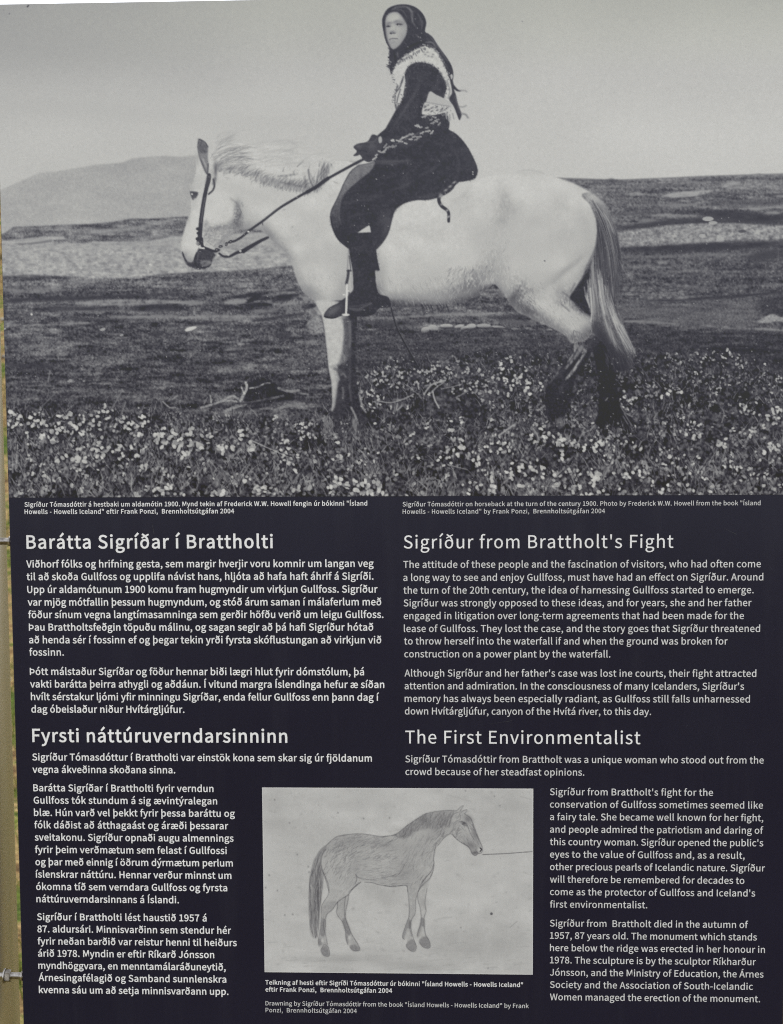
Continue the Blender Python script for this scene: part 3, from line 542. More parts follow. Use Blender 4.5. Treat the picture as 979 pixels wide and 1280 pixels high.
    # flank, rump, thigh
    for q in [(632, 255, 8, 16, 150, .55, -12, .3), (640, 265, 14, 10, 165, .5, 0, .3), (628, 276, 6, 5, 150, .4), (668, 278, 16, 8, 172, .5), (700, 296, 12, 10, 170, .5), (676, 290, 40, 30, 184, .35), (722, 320, 14, 14, 170, .5, 40), (735, 295, 8, 20, 172, .5), (660, 345, 30, 14, 184, .4), (650, 358, 22, 12, 150, .5, 30, .4), (648, 370, 8, 12, 110, .7, 30, .4), (641, 373, 4, 10, 90, .6, 33), (665, 392, 22, 6, 120, .6, 25, .5), (656, 386, 14, 5, 90, .7, 30), (690, 350, 24, 6, 165, .5, -35), (707, 337, 22, 3, 150, .5, -38), (680, 345, 20, 8, 176, .4), (705, 372, 8, 12, 120, .55, 30, .5), (722, 386, 16, 4, 100, .6, 40, .4), (700, 365, 6, 10, 150, .5), (718, 398, 16, 8, 176, .5), (735, 415, 8, 8, 120, .6), (726, 424, 14, 6, 110, .7, -15, .4), (700, 414, 18, 4, 130, .5, 25), (655, 216, 20, 2, 184, .5), (720, 355, 8, 14, 170, .5, 40), (690, 240, 40, 14, 198, .4), (660, 320, 60, 20, 190, .3)]: sh(*q)
    c.line(z5([(735, 420), (722, 500), (700, 560), (660, 640)]), 2.0, 70, .6, .7, clip=cl_); c.line(z5([(640, 560), (600, 610), (540, 650), (470, 720)]), 2.5, 150, .5, 1.5, clip=cl_)
    for pts in [[(530, 770), (570, 800), (600, 840), (680, 910)], [(520, 840), (570, 880)], [(600, 720), (575, 770)]]: c.line(z5(pts), 1.8, 90, .6, .7, clip=cl_)
    c.line(z5([(265, 66), (300, 60), (340, 58), (380, 65), (420, 78)]), 1.2, 172, .7, .6)
    c.line(z5([(510, 106), (600, 138), (690, 180), (740, 218)]), 1.0, 170, .4, .5)
    def coat(n, box, ang, L, vals, a, w=.9):
        for i in range(n):
            x, y = rg.uniform(box[0], box[2]), rg.uniform(box[1], box[3])
            r = math.radians(ang + rg.normal(0, 14)); l = L*rg.uniform(.5, 1.3)
            c.line([(x, y), (x+l*math.cos(r), y+l*math.sin(r))], w, rg.choice(vals), a*rg.uniform(.4, 1), .15, clip=cl_, w1=.4)
    coat(220, (474, 345, 570, 380), 70, 6, [150, 160, 125, 205, 208], .4); coat(260, (560, 330, 618, 372), 115, 6, [95, 110, 130, 200], .45); coat(160, (600, 300, 640, 350), 100, 5, [130, 150, 205], .3)
    coat(200, (640, 350, 735, 425), 50, 6, [110, 130, 150, 205, 208], .4); coat(120, (640, 360, 668, 395), 60, 5, [85, 100, 120], .5); coat(120, (690, 240, 745, 330), 80, 4, [170, 205], .25); coat(90, (715, 412, 742, 432), 75, 6, [80, 70, 150], .55)
    coat(120, (372, 340, 440, 380), 60, 4, [140, 150, 170], .3); coat(60, (430, 330, 474, 372), 80, 5, [130, 150], .3)
    for i in range(16): 
        x = rg.uniform(525, 560); c.line([(x, 381), (x+3, 388)], .9, 52, .8, .2, w1=.4)
    # fore legs
    hfill(z7([(45, -10), (68, 80), (92, 190), (110, 350), (126, 500), (146, 600), (150, 750), (142, 830), (112, 880), (88, 945), (140, 985), (230, 950), (300, 1000), (340, 1010), (385, 950), (402, 880), (372, 780), (348, 640), (334, 450), (336, 250), (345, 90), (300, -20)]), 58 + 6*gr + 4*mott, .98, .6)
    lit = z7([(30, -20), (68, 80), (92, 190), (110, 350), (126, 500), (146, 600), (152, 740), (150, 815), (168, 800), (186, 720), (196, 620), (206, 560), (196, 500), (226, 420), (240, 330), (248, 200), (240, 100), (250, 60), (200, -20)])
    c.fill(lit, 190 + 4*mott + 2*gr, .97, 1.1, clip=HM)
    c.fill(z7([(225, 90), (250, 200), (240, 330), (215, 430), (240, 470), (280, 400), (285, 200), (270, 90)]), 118 + 12*hair + 5*gr, .85, 1.8, clip=HM)
    c.line(z7([(290, 130), (294, 240), (288, 330)]), 2.6, 126, .7, .9); c.line(z7([(262, 130), (272, 260), (262, 400)]), 2.6, 74, .6, 1.2)
    for pts, w, v, a in [([(200, 470), (240, 520), (265, 540)], 3, 60, .8), ([(175, 495), (210, 510), (225, 535)], 4, 95, .7), ([(150, 480), (190, 470), (225, 440)], 4, 140, .5), ([(225, 545), (240, 530), (262, 560)], 1.4, 160, .8), ([(235, 640), (240, 680), (235, 720)], 2.6, 128, .7), ([(285, 620), (292, 680), (300, 740)], 1.8, 100, .7), ([(300, 790), (325, 840), (345, 890)], 2.2, 165, .8), ([(240, 770), (270, 810), (285, 830)], 1.6, 120, .7), ([(195, 590), (200, 560), (208, 580)], 2, 175, .8), ([(160, 770), (152, 815)], 2, 160, .7), ([(365, 700), (390, 790), (415, 830)], 2, 165, .8), ([(360, 690), (370, 640)], 1.6, 150, .6)]:
        c.line(z7(pts), w, v, a, .6)
    for i in range(330):
        u = rg.random(); x, y = z7([(100+rg.uniform(-10, 60), 880+rg.uniform(-30, 95))])[0] if u < .55 else z7([(325+rg.normal(0, 14), 930+rg.normal(0, 38))])[0]
        c.line([(x, y), (x+rg.normal(0, 1.2), y+rg.uniform(2, 5))], .8, rg.uniform(95, 165), .6, w1=.4)
    for i in range(30):
        x, y = z7([(rg.uniform(230, 290), rg.uniform(840, 960))])[0]; c.dab(x, y, .8, .7, rg.uniform(120, 190), .8, 0)
    # tail
    tail = z5([(640, 205), (690, 190), (740, 222), (780, 262), (802, 312), (840, 400), (862, 500), (870, 600), (862, 700), (852, 790)]) + zt([(752, 130), (766, 210), (802, 300), (842, 400), (886, 495), (862, 560), (842, 612), (780, 640), (725, 610), (690, 500), (640, 420), (560, 330), (545, 240), (520, 130), (490, 20)]) + z5([(640, 740), (690, 640), (716, 540), (732, 440), (724, 345), (692, 265)])
    tm = hfill(tail, 120 + 12*gr, 1, .8); TM = c.full(tm)
    c.blob(745, 248, 16, 8, 186, .9, 35, clip=TM); c.blob(757, 268, 12, 10, 165, .6, 50, clip=TM)
    c.blob(766, 330, 9, 55, 58, .85, 2, clip=TM); c.blob(752, 320, 8, 40, 74, .7, 6, clip=TM); c.blob(748, 300, 7, 30, 60, .7, 0, clip=TM); c.blob(770, 300, 6, 20, 110, .6, -10, clip=TM)
    c.blob(760, 455, 24, 18, 52, .95, 0, clip=TM); c.blob(765, 430, 14, 16, 70, .7, 0, clip=TM); c.blob(745, 430, 10, 20, 62, .8, 0, clip=TM)
    def lock(pts, n, spread, vals, w=.75, a=.7, s1=None):
        p = np.array(pts, float)
        P_ = spl(p, False, 10); m_ = len(P_)
        for i in range(int(n*2.2)):
            o, e = rg.normal(0, 1), rg.normal(0, 1)
            t0 = rg.uniform(0, .55); t1 = min(1, t0+rg.uniform(.3, .75))
            k = np.linspace(t0, t1, 6); ii = k*(m_-1); wv = rg.normal(0, .5)
            q = [(np.interp(j, np.arange(m_), P_[:, 0]) + (o*(1-u)+e*u)*spread*(.6+.4*u) + wv*math.sin(7*u), np.interp(j, np.arange(m_), P_[:, 1])) for j, u in zip(ii, k)]
            c.line(q, w*rg.uniform(.5, 1.2), rg.choice(vals), a*rg.uniform(.35, .9), .25, clip=TM, w1=.3)
    lock([(738, 248), (752, 275), (762, 310), (767, 350), (770, 390)], 60, 4, [60, 80, 140, 165, 50])
    lock([(745, 252), (762, 280), (771, 310), (774, 345)], 40, 3, [150, 170, 90, 60])
    lock([(745, 275), (750, 310), (752, 350), (756, 390)], 45, 4, [50, 60, 75, 120])
    lock([(740, 310), (741, 345), (744, 380), (745, 405)], 50, 3.5, [150, 170, 180, 100, 60])
    lock([(748, 335), (752, 370), (758, 400), (766, 430)], 50, 3.5, [160, 175, 185, 110])
    lock([(756, 355), (766, 390), (777, 415), (790, 440)], 70, 4.5, [165, 180, 190, 150, 80], 1.1)
    lock([(760, 340), (762, 370), (768, 395)], 30, 4, [60, 70, 150]); lock([(764, 410), (772, 430), (780, 445)], 30, 4, [70, 120, 160])
    lock([(742, 400), (746, 425), (752, 450)], 30, 5, [50, 60, 90]); lock([(768, 290), (774, 320), (775, 350), (773, 375)], 40, 3, [60, 70, 90, 50])
    for q in [(768, 460, 20, 10, 50, .9, 0), (757, 440, 10, 16, 54, .75, -10), (776, 448, 9, 9, 62, .6, -30), (748, 425, 8, 22, 56, .7, 0)]: c.blob(*q[:6], q[6], clip=TM)
    lock([(770, 405), (780, 422), (791, 442)], 26, 2.2, [150, 165, 175, 90]); lock([(757, 392), (763, 412), (770, 434)], 16, 1.6, [140, 160, 80])
    for pts in [[(738, 360), (740, 385), (739, 402)], [(733, 366), (737, 384)], [(731, 355), (735, 376)]]: c.line(pts, 1.6, 190, .8, .3)
    c.fill(z5([(570, 800), (620, 735), (665, 660), (690, 640), (680, 720), (668, 800), (692, 905), (640, 870), (600, 830)]), 52 + 5*gr, .95, .8)
    for pts in [[(655, 740), (665, 800), (680, 840)], [(660, 790), (685, 850)], [(672, 700), (680, 760)]]: c.line(z5(pts), 1.2, 160, .7, .3)
    for i in range(70):
        x, y = rg.uniform(755, 793), rg.uniform(436, 452); L = rg.uniform(6, 16)
        c.line([(x, y), (x+L*.25+rg.normal(0, .8), y+L*.6), (x+L*.3+rg.normal(0, 1.5), y+L)], .8, rg.choice([48, 56, 70, 96]), .6, .25, w1=.3)
    for i in range(60):
        u = rg.random(); x, y = 764+u*11+rg.normal(0, 1), 268+u*85; L = rg.uniform(5, 12)
        c.line([(x, y), (x+L*.18+rg.normal(0, .8), y+L)], .6, rg.choice([80, 110, 140]), .45, .25, w1=.3)
    c.line(zr([(262, 440), (285, 490), (310, 520)]), 1, 130, .6, .4)
    # mane
    for i in range(260):                                   # forelock and crest blown back
        u = rg.random(); x, y = 266+u*44+rg.normal(0, 1.5), 206-u*4+rg.normal(0, 5) - 14*rg.random()
        L = rg.uniform(9, 26)*(1.1-.5*u); a = math.radians(-42+26*u+rg.normal(0, 9)); bd = rg.uniform(.1, .5)
        q = [(x+L*k*math.cos(a+bd*k), y+L*k*math.sin(a+bd*k)) for k in (0, .35, .7, 1)]
        c.line(q, .9, rg.choice([92, 108, 122, 140, 202, 204]), rg.uniform(.15, .5), .3, w1=.3)
    for i in range(60):
        u = rg.random(); x, y = 268+u*20, 180-u*6+rg.normal(0, 4); L = rg.uniform(8, 20); a = math.radians(-38+rg.normal(0, 8))
        c.line([(x, y), (x+L*.5*math.cos(a), y+L*.5*math.sin(a)), (x+L*math.cos(a+.25), y+L*math.sin(a+.25))], .8, rg.choice([130, 145, 160]), rg.uniform(.1, .35), .5, w1=.3)
    for i in range(160):
        x, y = rg.uniform(298, 400), 0; y = 183+(x-300)*.16*(x > 370)+rg.uniform(-5, 26); L = rg.uniform(10, 26); a = math.radians(-14+rg.normal(0, 9))
        c.line([(x, y), (x+L*.5, y+L*.5*math.sin(a)-1), (x+L, y+L*math.sin(a)+1)], .9, rg.choice([150, 160, 172, 203]), rg.uniform(.12, .35), .45, w1=.3)
    for pts in [[(0, 215), (120, 195), (240, 190)], [(130, 175), (260, 165), (330, 205)], [(60, 260), (200, 240), (350, 270)], [(0, 320), (150, 290), (280, 310)]]: c.line(z2(pts), 2.4, 165, .4, 1.0)
    root = [(270, 205), (282, 211), (296, 211), (308, 214), (322, 220), (334, 226), (348, 230), (360, 232), (372, 232), (384, 236), (394, 232), (402, 222), (408, 212)]
    rp = spl(root, False, 8)
    for q in rp[::3]: c.blob(q[0], q[1], 6, 5, 118, .15, 0, mod=np.clip(.8+.4*hair, 0, 1.3))
    for i in range(1500):
        k = rg.random(); q = rp[int(k*(len(rp)-1))]; x, y = q[0]+rg.normal(0, 2.5), q[1]+rg.normal(0, 2.8)+3
        L = rg.uniform(5, 15)*(0.7+.5*k); a = math.radians(-35 - 40*k + rg.normal(0, 12)) 
        v = rg.choice([70, 84, 100, 112, 130, 204, 206, 200]); al = rg.uniform(.15, .5)*(.8+.5*k)
        c.line([(x, y), (x+L*.5*math.cos(a)-.6, y+L*.5*math.sin(a)), (x+L*math.cos(a)*1.1, y+L*math.sin(a)*.9)], .9, v, al, .3, w1=.3)
    for pts in [[(330, 372), (360, 345), (385, 322)], [(300, 420), (310, 400)], [(525, 400), (535, 365), (545, 335)], [(505, 370), (515, 330)], [(600, 350), (612, 375)], [(420, 400), (428, 370)], [(215, 410), (225, 380)]]: c.line(z2(pts), 1.3, 80, .55, .5, w1=.4)
    for pts in [[(180, 450), (280, 440), (330, 430)], [(200, 500), (310, 520), (420, 540)], [(390, 450), (400, 520)], [(430, 430), (470, 500)]]: c.line(z2(pts), 2.4, 95, .55, .8, mod=np.clip(.8+.4*hair, 0, 1.3))
    c.line(z2([(40, 470), (140, 500), (300, 545), (420, 570)]), 4, 160, .5, 1.6); c.line(z2([(420, 400), (430, 470), (460, 540)]), 2, 84, .6, .5)
    for pts in [[(620, 490), (640, 500), (655, 505)], [(215, 720), (235, 715)], [(285, 855), (298, 855)]]: c.line(z2(pts), 1.4, 140, .6, .6)
    # head: ear, eye, cheek, jaw, muzzle
    c.fill(z1([(182, 152), (215, 165), (252, 205), (256, 255), (255, 300), (262, 360), (256, 430), (240, 430), (215, 380), (190, 300), (176, 225)]), 112 + 6*gr, .85, .7)
    c.fill(z1([(185, 160), (215, 175), (248, 215), (245, 260), (215, 270), (190, 250), (178, 215)]), 92 + 5*gr, .8, .9)
    c.line(z1([(182, 152), (230, 175), (256, 215)]), 1.3, 60, .8, .4); c.line(z1([(182, 160), (176, 220), (190, 300), (220, 370), (248, 430)]), 1.4, 70, .7, .5); c.line(z1([(215, 310), (240, 370)]), 2.4, 165, .7, .5); c.line(z1([(258, 350), (254, 430)]), 1.6, 60, .7, .4)
    c.blob(*z1([(170, 310)])[0], 2.4, 6, 140, .5); c.blob(*z1([(290, 420)])[0], 4, 7, 150, .5, clip=cl_); c.blob(*z1([(318, 400)])[0], 1.8, 9, 80, .7)
    c.fill(z1([(112, 578), (130, 572), (176, 582), (168, 612), (150, 636), (134, 640), (122, 612)]), 56, .9, .5); c.dab(*z1([(128, 592)])[0], 1.3, 1.3, 190, .9, 0); c.dab(*z1([(150, 632)])[0], 1.6, .8, 175, .8, -.5); c.line(z1([(112, 572), (140, 572), (178, 580)]), 1.0, 70, .7, .3)
    for q in [((125, 545), 4, 2.5, 165, .5), ((150, 660), 3, 6, 182, .5), ((105, 760), 1.4, 10, 160, .5), ((150, 900), 6, 14, 199, .7), ((190, 470), 5, 10, 182, .4), ((300, 700), 9, 14, 197, .5)]: c.blob(*z1([q[0]])[0], *q[1:], clip=cl_)
    for q in [((492, 700), 3, 7, 95, .75, 5), ((500, 790), 4.5, 9, 88, .8, 15), ((470, 840), 6, 5, 98, .7, -30), ((410, 850), 7, 4, 128, .6, -10), ((470, 650), 6, 1.4, 120, .5, 35), ((340, 862), 10, 2.6, 112, .65), ((270, 880), 8, 5, 138, .6), ((260, 940), 6, 8, 132, .65), ((330, 950), 10, 8, 140, .6), ((400, 910), 7, 7, 142, .6, -40), ((540, 820), 8, 6, 140, .6, 30), ((590, 850), 7, 3, 150, .5), ((560, 720), 3, 14, 176, .5, -40), ((600, 800), 10, 5, 178, .4, 45), ((240, 830), 3, 4, 120, .5), ((370, 1000), 5, 5, 130, .5)]:
        c.blob(*z1([q[0]])[0], *q[1:4], q[4], q[5] if len(q) > 5 else 0, clip=cl_, mod=np.clip(.85+.3*spk, 0, 1.3))
    coat(150, (256, 282, 300, 312), 120, 3.4, [90, 110, 150, 200], .45); coat(50, (292, 252, 304, 284), 100, 4, [80, 100], .5)
    c.fill(z1([(190, 1020), (240, 1035), (290, 1050), (318, 1085), (296, 1110), (284, 1152), (250, 1186), (190, 1196), (140, 1186), (90, 1160), (64, 1112), (90, 1130), (130, 1135), (150, 1090), (165, 1060)]), 62 + 5*gr, .95, .6)
    c.fill(z1([(48, 1050), (60, 1065), (75, 1100), (95, 1140), (75, 1125), (55, 1090)]), 50, .95, .4); c.blob(*z1([(110, 1120)])[0], 3.5, 3, 130, .5); c.blob(*z1([(80, 1080)])[0], 1.6, 3, 150, .7)
    c.fill(z1([(195, 1125), (250, 1120), (285, 1130), (275, 1160), (240, 1172), (205, 1165)]), 118 + 14*spk, .75, .7); c.line(z1([(165, 1060), (150, 1110), (160, 1160), (190, 1190)]), 1.3, 40, .8, .4); c.line(z1([(180, 1060), (172, 1120)]), 1.4, 110, .6, .5); c.line(z1([(200, 1180), (250, 1175), (278, 1158)]), 1.2, 44, .8, .3)
    # bridle and reins
    c.line(z1([(265, 440), (262, 480), (245, 540), (232, 600), (218, 680), (205, 770), (196, 860), (190, 940), (180, 985)]), 4.6, 60, .97, .3, w1=5.6)
    c.line(z1([(232, 620), (214, 720), (202, 820)]), 1.0, 118, .7, .3); c.line(z1([(262, 455), (250, 520)]), 5.5, 74, .8, .5)
    c.line(z1([(300, 475), (308, 520), (296, 560), (262, 592)]), 2.2, 58, .9, .4); c.line(z1([(310, 470), (300, 510)]), 4, 88, .6, .8)
    for q in [(175, 870), (180, 905), (172, 950)]: c.dab(*z1([q])[0], 2.4, 2.0, 56, .95, 0)
    c.line(z1([(205, 950), (212, 1010), (250, 1030), (310, 1050), (345, 1040)]), 4.0, 52, .95, .35, w1=3)
    c.line(z1([(238, 978), (270, 1000), (305, 1030)]), 1.8, 185, .85, .3); c.line(z1([(192, 1022), (225, 1026)]), 2.0, 205, .95, .25); c.dab(*z1([(175, 985)])[0], 1.6, 1.8, 190, .9, 0); c.dab(*z1([(176, 985)])[0], .7, .8, 60, .9, 0)
    c.line([(455, 198.5), (429, 212.5), (404, 226.6), (395, 234), (382.5, 240.6), (366, 250), (351, 259), (339, 268), (328, 276.6), (314, 286.5), (305, 294), (295, 300.5), (286, 303)], 3.4, 60, .97, .3, w1=2.8)
    c.line([(410, 223), (397, 232.5), (384, 240)], 4.6, 58, .9, .4); c.line([(350, 258.6), (330, 274)], .8, 120, .5, .2); c.line([(328, 277), (328.5, 281)], 1.2, 70, .8, .3)
    for q in [(283, 305), (288, 302), (276, 308), (271, 312)]: c.dab(*q, 2.6, 1.9, 60, .9, -.6+.3*rg.normal()); c.dab(q[0]+rg.normal(0, .4), q[1]+.2, .9, .6, 165, .8, -.5)
    c.dab(*z1([(580, 893)])[0], 1.5, 1.0, 215, .95, 0)
    c.line(z1([(735, 940), (680, 965), (600, 1010), (540, 1048)]), 3.2, 58, .97, .35, w1=5.6); c.line(z1([(540, 1045), (480, 1065), (430, 1090), (380, 1090), (345, 1066)]), 4.2, 56, .95, .4, w1=2.4)
    for q in [(515, 1048), (420, 1078), (405, 1060)]: c.dab(*z1([q])[0], 1.5, 1.3, 190, .9, 0)

    # ================================================================ the rider
    z3, z4, zs, zk = Z(460, 0, 6.993), Z(470, 0, 16.0), Z(400, 140, 4.895), Z(390, 280, 7.531)
    RM = np.zeros((c.h, c.w))
    def rfill(pts, val, a=1, soft=.45, smooth=True):
        m = c.fill(pts, val, a, soft, smooth); RM[m[0]] = np.maximum(RM[m[0]], m[1]*(m[1] > .5)); return m
    cloth = 58 + 3.5*gr + 3.0*c.noise(14, 6) + 2.2*mott + 2*cg
    # skirt and legs
    rfill(zs([(620, -10), (765, 5), (772, 90), (840, 138), (900, 208), (948, 298), (966, 355), (958, 392), (940, 412), (880, 425), (840, 432), (815, 470), (790, 492), (740, 518), (660, 538), (590, 540), (520, 558), (470, 592), (450, 630), (440, 670), (420, 740), (385, 800), (345, 843)]) +
          zk([(604, 240), (614, 330), (635, 432), (598, 438), (598, 500), (604, 560), (632, 655), (720, 690), (740, 780), (640, 790), (590, 845), (520, 868), (430, 872), (350, 862), (320, 790), (330, 690), (385, 622), (388, 560), (382, 440), (362, 330), (346, 236)]) +
          zs([(170, 832), (110, 780), (75, 710), (63, 645), (70, 598), (110, 520), (150, 430), (190, 362), (240, 325), (330, 296), (300, 200), (460, 60)]), cloth, 1, .45)
    c.fill(zk([(120, 840), (168, 785), (250, 742), (322, 692), (345, 700), (335, 800), (290, 850), (200, 885), (122, 878)]), 66 + 3*gr, .98, .4)
    rfill(zk([(114, 862), (122, 838), (168, 785), (250, 742), (322, 692), (345, 740), (330, 830), (280, 852), (200, 886), (130, 884)]), 64 + 3*gr, .98, .4)
    c.blob(*zk([(190, 820)])[0], 8, 4, 112, .7, -30, clip=RM); c.blob(*zk([(235, 790)])[0], 5, 3, 96, .5, -30, clip=RM); c.line(zk([(116, 868), (200, 886), (285, 856)]), 1.4, 40, .8, .3)
    for pts, v in [([(350, 790), (430, 800), (500, 775), (560, 745)], 104), ([(360, 800), (420, 815), (480, 800)], 96), ([(350, 775), (450, 770), (550, 740)], 84)]: c.line(zk(pts), 1.8, v, .7, .6, clip=RM)
    c.fill(zk([(360, 830), (450, 825), (560, 800), (610, 820), (560, 858), (450, 872), (370, 868)]), 52, .7, .7, clip=RM)
    c.blob(*zk([(610, 500)])[0], 3, 14, 48, .6, clip=RM); c.line(zk([(600, 250), (612, 330), (632, 430)]), 1, 46, .7, .4)
    # pale saddle-blanket edge, inner leg
    c.fill(zs([(330, 300), (240, 325), (190, 362), (150, 430), (110, 520), (72, 598), (65, 645), (78, 705), (120, 700), (120, 620), (126, 558), (160, 490), (250, 408), (300, 370), (330, 330)]), 118 + 4*gr + 3*mott - 46*np.clip((Y-232)/45, 0, 1), .95, .7, clip=RM)
    c.line(zs([(66, 640), (80, 710), (115, 780), (172, 830)]), 1.2, 44, .7, .4); c.line(zs([(240, 325), (190, 362), (150, 430), (110, 520), (72, 598)]), 1.0, 66, .7, .35)
    c.line(zs([(126, 556), (118, 640), (130, 690)]), 1.0, 105, .6, .4); c.blob(*zs([(250, 380)])[0], 2, 6, 80, .6); c.blob(*zs([(235, 360)])[0], 5, 4, 130, .5, clip=RM)
    c.blob(*zs([(400, 690)])[0], 7, 14, 92, .6, 15, clip=RM); c.blob(*zs([(370, 720)])[0], 4, 8, 52, .6, 15, clip=RM)
    c.blob(*zs([(140, 780)])[0], 8, 8, 50, .5, clip=RM)
    c.fill(zs([(230, 739), (262, 716), (302, 692), (308, 708), (312, 735)]), 192, .98, .35, smooth=False)
    for pts, v in [([(130, 560), (220, 545), (330, 530)], 74), ([(250, 520), (400, 510)], 70), ([(330, 300), (450, 302), (560, 296)], 96), ([(340, 310), (480, 318)], 82), ([(440, 480), (540, 440), (560, 420)], 78), ([(480, 470), (550, 455)], 72), ([(600, 400), (720, 330), (760, 250)], 68), ([(400, 420), (500, 400)], 50), ([(160, 640), (300, 620)], 68), ([(560, 520), (680, 515), (760, 470)], 72), ([(780, 160), (850, 300), (840, 400)], 70), ([(700, 200), (760, 330)], 52)]:
        c.line(zs(pts), 2.6, v+(6 if v > 60 else -6), .8, 1.2, clip=RM, env=True)
    c.blob(*zs([(900, 280)])[0], 8, 18, 74, .5, -25, clip=RM)
    c.dab(*zs([(936, 367)])[0], .8, .8, 190, .9, 0); c.dab(*zs([(936, 380)])[0], .8, .8, 190, .9, 0)
    # dangling girth strap
    c.line(zs([(838, 424), (800, 455), (765, 485), (738, 500), (728, 540), (745, 575), (775, 598), (788, 620), (788, 668)]), 5.2, 58, .98, .35, w1=3.6)
    for p in [(822, 430), (797, 455), (770, 478), (738, 515), (748, 562), (778, 602), (788, 640)]: c.blob(*zs([p])[0], 2.2, 1.1, 172, .8, -30)
    for p in [(738, 505), (741, 512)]: c.blob(*zs([p])[0], 1.8, 2.0, 140, .6)
    # stirrup and leather
    c.line(zk([(346, 240), (340, 330), (334, 440)]), 1.6, 130, .7, .4); c.line(zk([(352, 300), (360, 380), (366, 440)]), 1.2, 60, .8, .3); c.line(zk([(345, 440), (338, 500), (325, 560)]), 3.4, 58, .9, .5); c.line(zk([(375, 450), (372, 530), (380, 600)]), 2.2, 150, .6, .5); c.line(zk([(330, 440), (370, 440)]), 1.6, 60, .8, .4)
    c.line(zk([(330, 570), (328, 680), (322, 850)]), 2.2, 206, .97, .25, w1=2.8); c.line(zk([(350, 640), (344, 760), (335, 840)]), 1.4, 70, .8, .3); c.dab(*zk([(340, 630)])[0], 2.0, .9, 205, .9, .2); c.dab(*zk([(302, 665)])[0], 1.8, 1.2, 200, .9, 0)
    c.fill(zk([(282, 850), (320, 842), (356, 850), (340, 864), (300, 864)]), 206, .95, .35)
    # jacket, sleeve
    rfill(z3([(320, 640), (360, 572), (440, 540), (540, 556), (610, 600), (652, 662), (692, 752), (672, 850), (560, 1000), (690, 990), (700, 1140), (540, 1190), (330, 1290), (120, 1300), (118, 1195), (150, 1130), (200, 1040), (240, 968), (292, 870), (305, 780)]), cloth + 3, 1, .45)
    for pts, v in [([(350, 640), (330, 760), (310, 860)], 78), ([(480, 620), (420, 800), (330, 950)], 74), ([(620, 640), (600, 760), (540, 800)], 72), ([(380, 850), (320, 960), (240, 1080)], 80), ([(450, 800), (470, 900), (440, 1000)], 52), ([(300, 1000), (380, 1040)], 72)]: c.line(z3(pts), 3.0, v+(7 if v > 60 else -6), .75, 1.2, clip=RM, env=True)
    for i in range(60):
        x, y = z3([(rg.uniform(300, 680), rg.uniform(570, 1000))])[0]; c.dab(x, y, .5, .5, rg.uniform(85, 130), .6*RM[int((y-c.y0)*2), int((x-c.x0)*2)], 0)
    # hand and cuff
    rfill(zs([(352, 145), (320, 138), (290, 180), (232, 193), (205, 214), (226, 240), (204, 266), (226, 268), (246, 262), (266, 292), (300, 306), (340, 284), (380, 215), (392, 190), (372, 150)]), 70 + 3*gr, 1, .4)
    c.blob(*zs([(320, 210)])[0], 5, 5, 100, .5, clip=RM); c.blob(*zs([(240, 210)])[0], 4, 2, 104, .6, clip=RM); c.line(zs([(228, 240), (260, 235), (290, 245)]), 1.2, 50, .7, .4); c.line(zs([(290, 185), (330, 180), (350, 160)]), 1.2, 110, .5, .4); c.blob(*zs([(300, 270)])[0], 4, 3, 54, .5, clip=RM)
    c.fill(zs([(358, 160), (374, 148), (380, 180), (364, 190)]), 176, .9, .35); c.fill(zs([(240, 262), (256, 290), (246, 284)]), 185, .7, .3)
    # checked apron band at the waist
    for (x, y) in [(345, 262), (335, 282), (365, 240), (385, 245), (400, 205), (415, 215), (395, 235), (445, 175), (455, 210), (440, 208), (500, 160), (495, 178), (525, 190), (520, 152), (560, 135), (575, 150), (555, 165), (605, 150), (590, 165), (600, 80), (618, 92), (655, 95), (685, 122), (660, 115), (640, 25), (680, 45), (712, 55), (730, 70), (700, 30), (720, 45), (625, 125), (540, 140), (480, 175), (595, 85), (690, 65)]:
        a = rg.uniform(-1, .4); q = zs([(x, y)])[0]; L = rg.uniform(1.4, 3.2)
        c.line([(q[0]-L*math.cos(a), q[1]-L*math.sin(a)), (q[0]+L*math.cos(a), q[1]+L*math.sin(a)+.5)], 1.7, rg.uniform(140, 195), .9, .3); c.line([(q[0]+L*.5, q[1]-L*.6), (q[0]+L*.2, q[1]+L*.8)], 1.2, rg.uniform(110, 170), .7, .3)
    for t0, t1 in [((340, 270), (720, 60)), ((350, 250), (600, 130)), ((440, 200), (740, 80))]: c.line(zs([t0, t1]), .9, 110, .5, .3, mod=np.clip(.5+.6*spk, 0, 1))
    c.dab(*zs([(445, 172)])[0], 2.2, 1.4, 185, .9, -.4)
    # white shawl
    rfill(z3([(218, 615), (256, 545), (330, 482), (400, 440), (468, 406), (520, 404), (592, 438), (642, 520), (692, 620), (716, 692), (735, 760), (728, 840), (722, 900), (690, 870), (668, 850), (690, 752), (652, 662), (610, 600), (540, 556), (440, 540), (360, 572), (322, 640), (326, 720), (300, 860), (270, 900), (240, 910), (224, 870), (238, 800), (262, 740), (230, 690), (208, 650)]), 192 + 4*spk + 3*mott, 1, .4)
    for pts, w in [([(260, 750), (240, 820), (236, 880)], 2.2), ([(300, 700), (280, 760), (250, 800)], 2.0), ([(285, 780), (262, 850), (255, 890)], 1.6), ([(310, 670), (296, 720)], 1.8), ([(240, 900), (250, 950), (270, 920)], 2.4)]: c.line(z3(pts), w, 82, .8, .4)
    for p in [(500, 475), (530, 490), (560, 495), (490, 455), (570, 475), (520, 455), (280, 545), (300, 520), (350, 480), (640, 640), (655, 680), (690, 740), (705, 780), (680, 720)]: c.blob(*z3([p])[0], 1.3, 1.0, 120, .7)
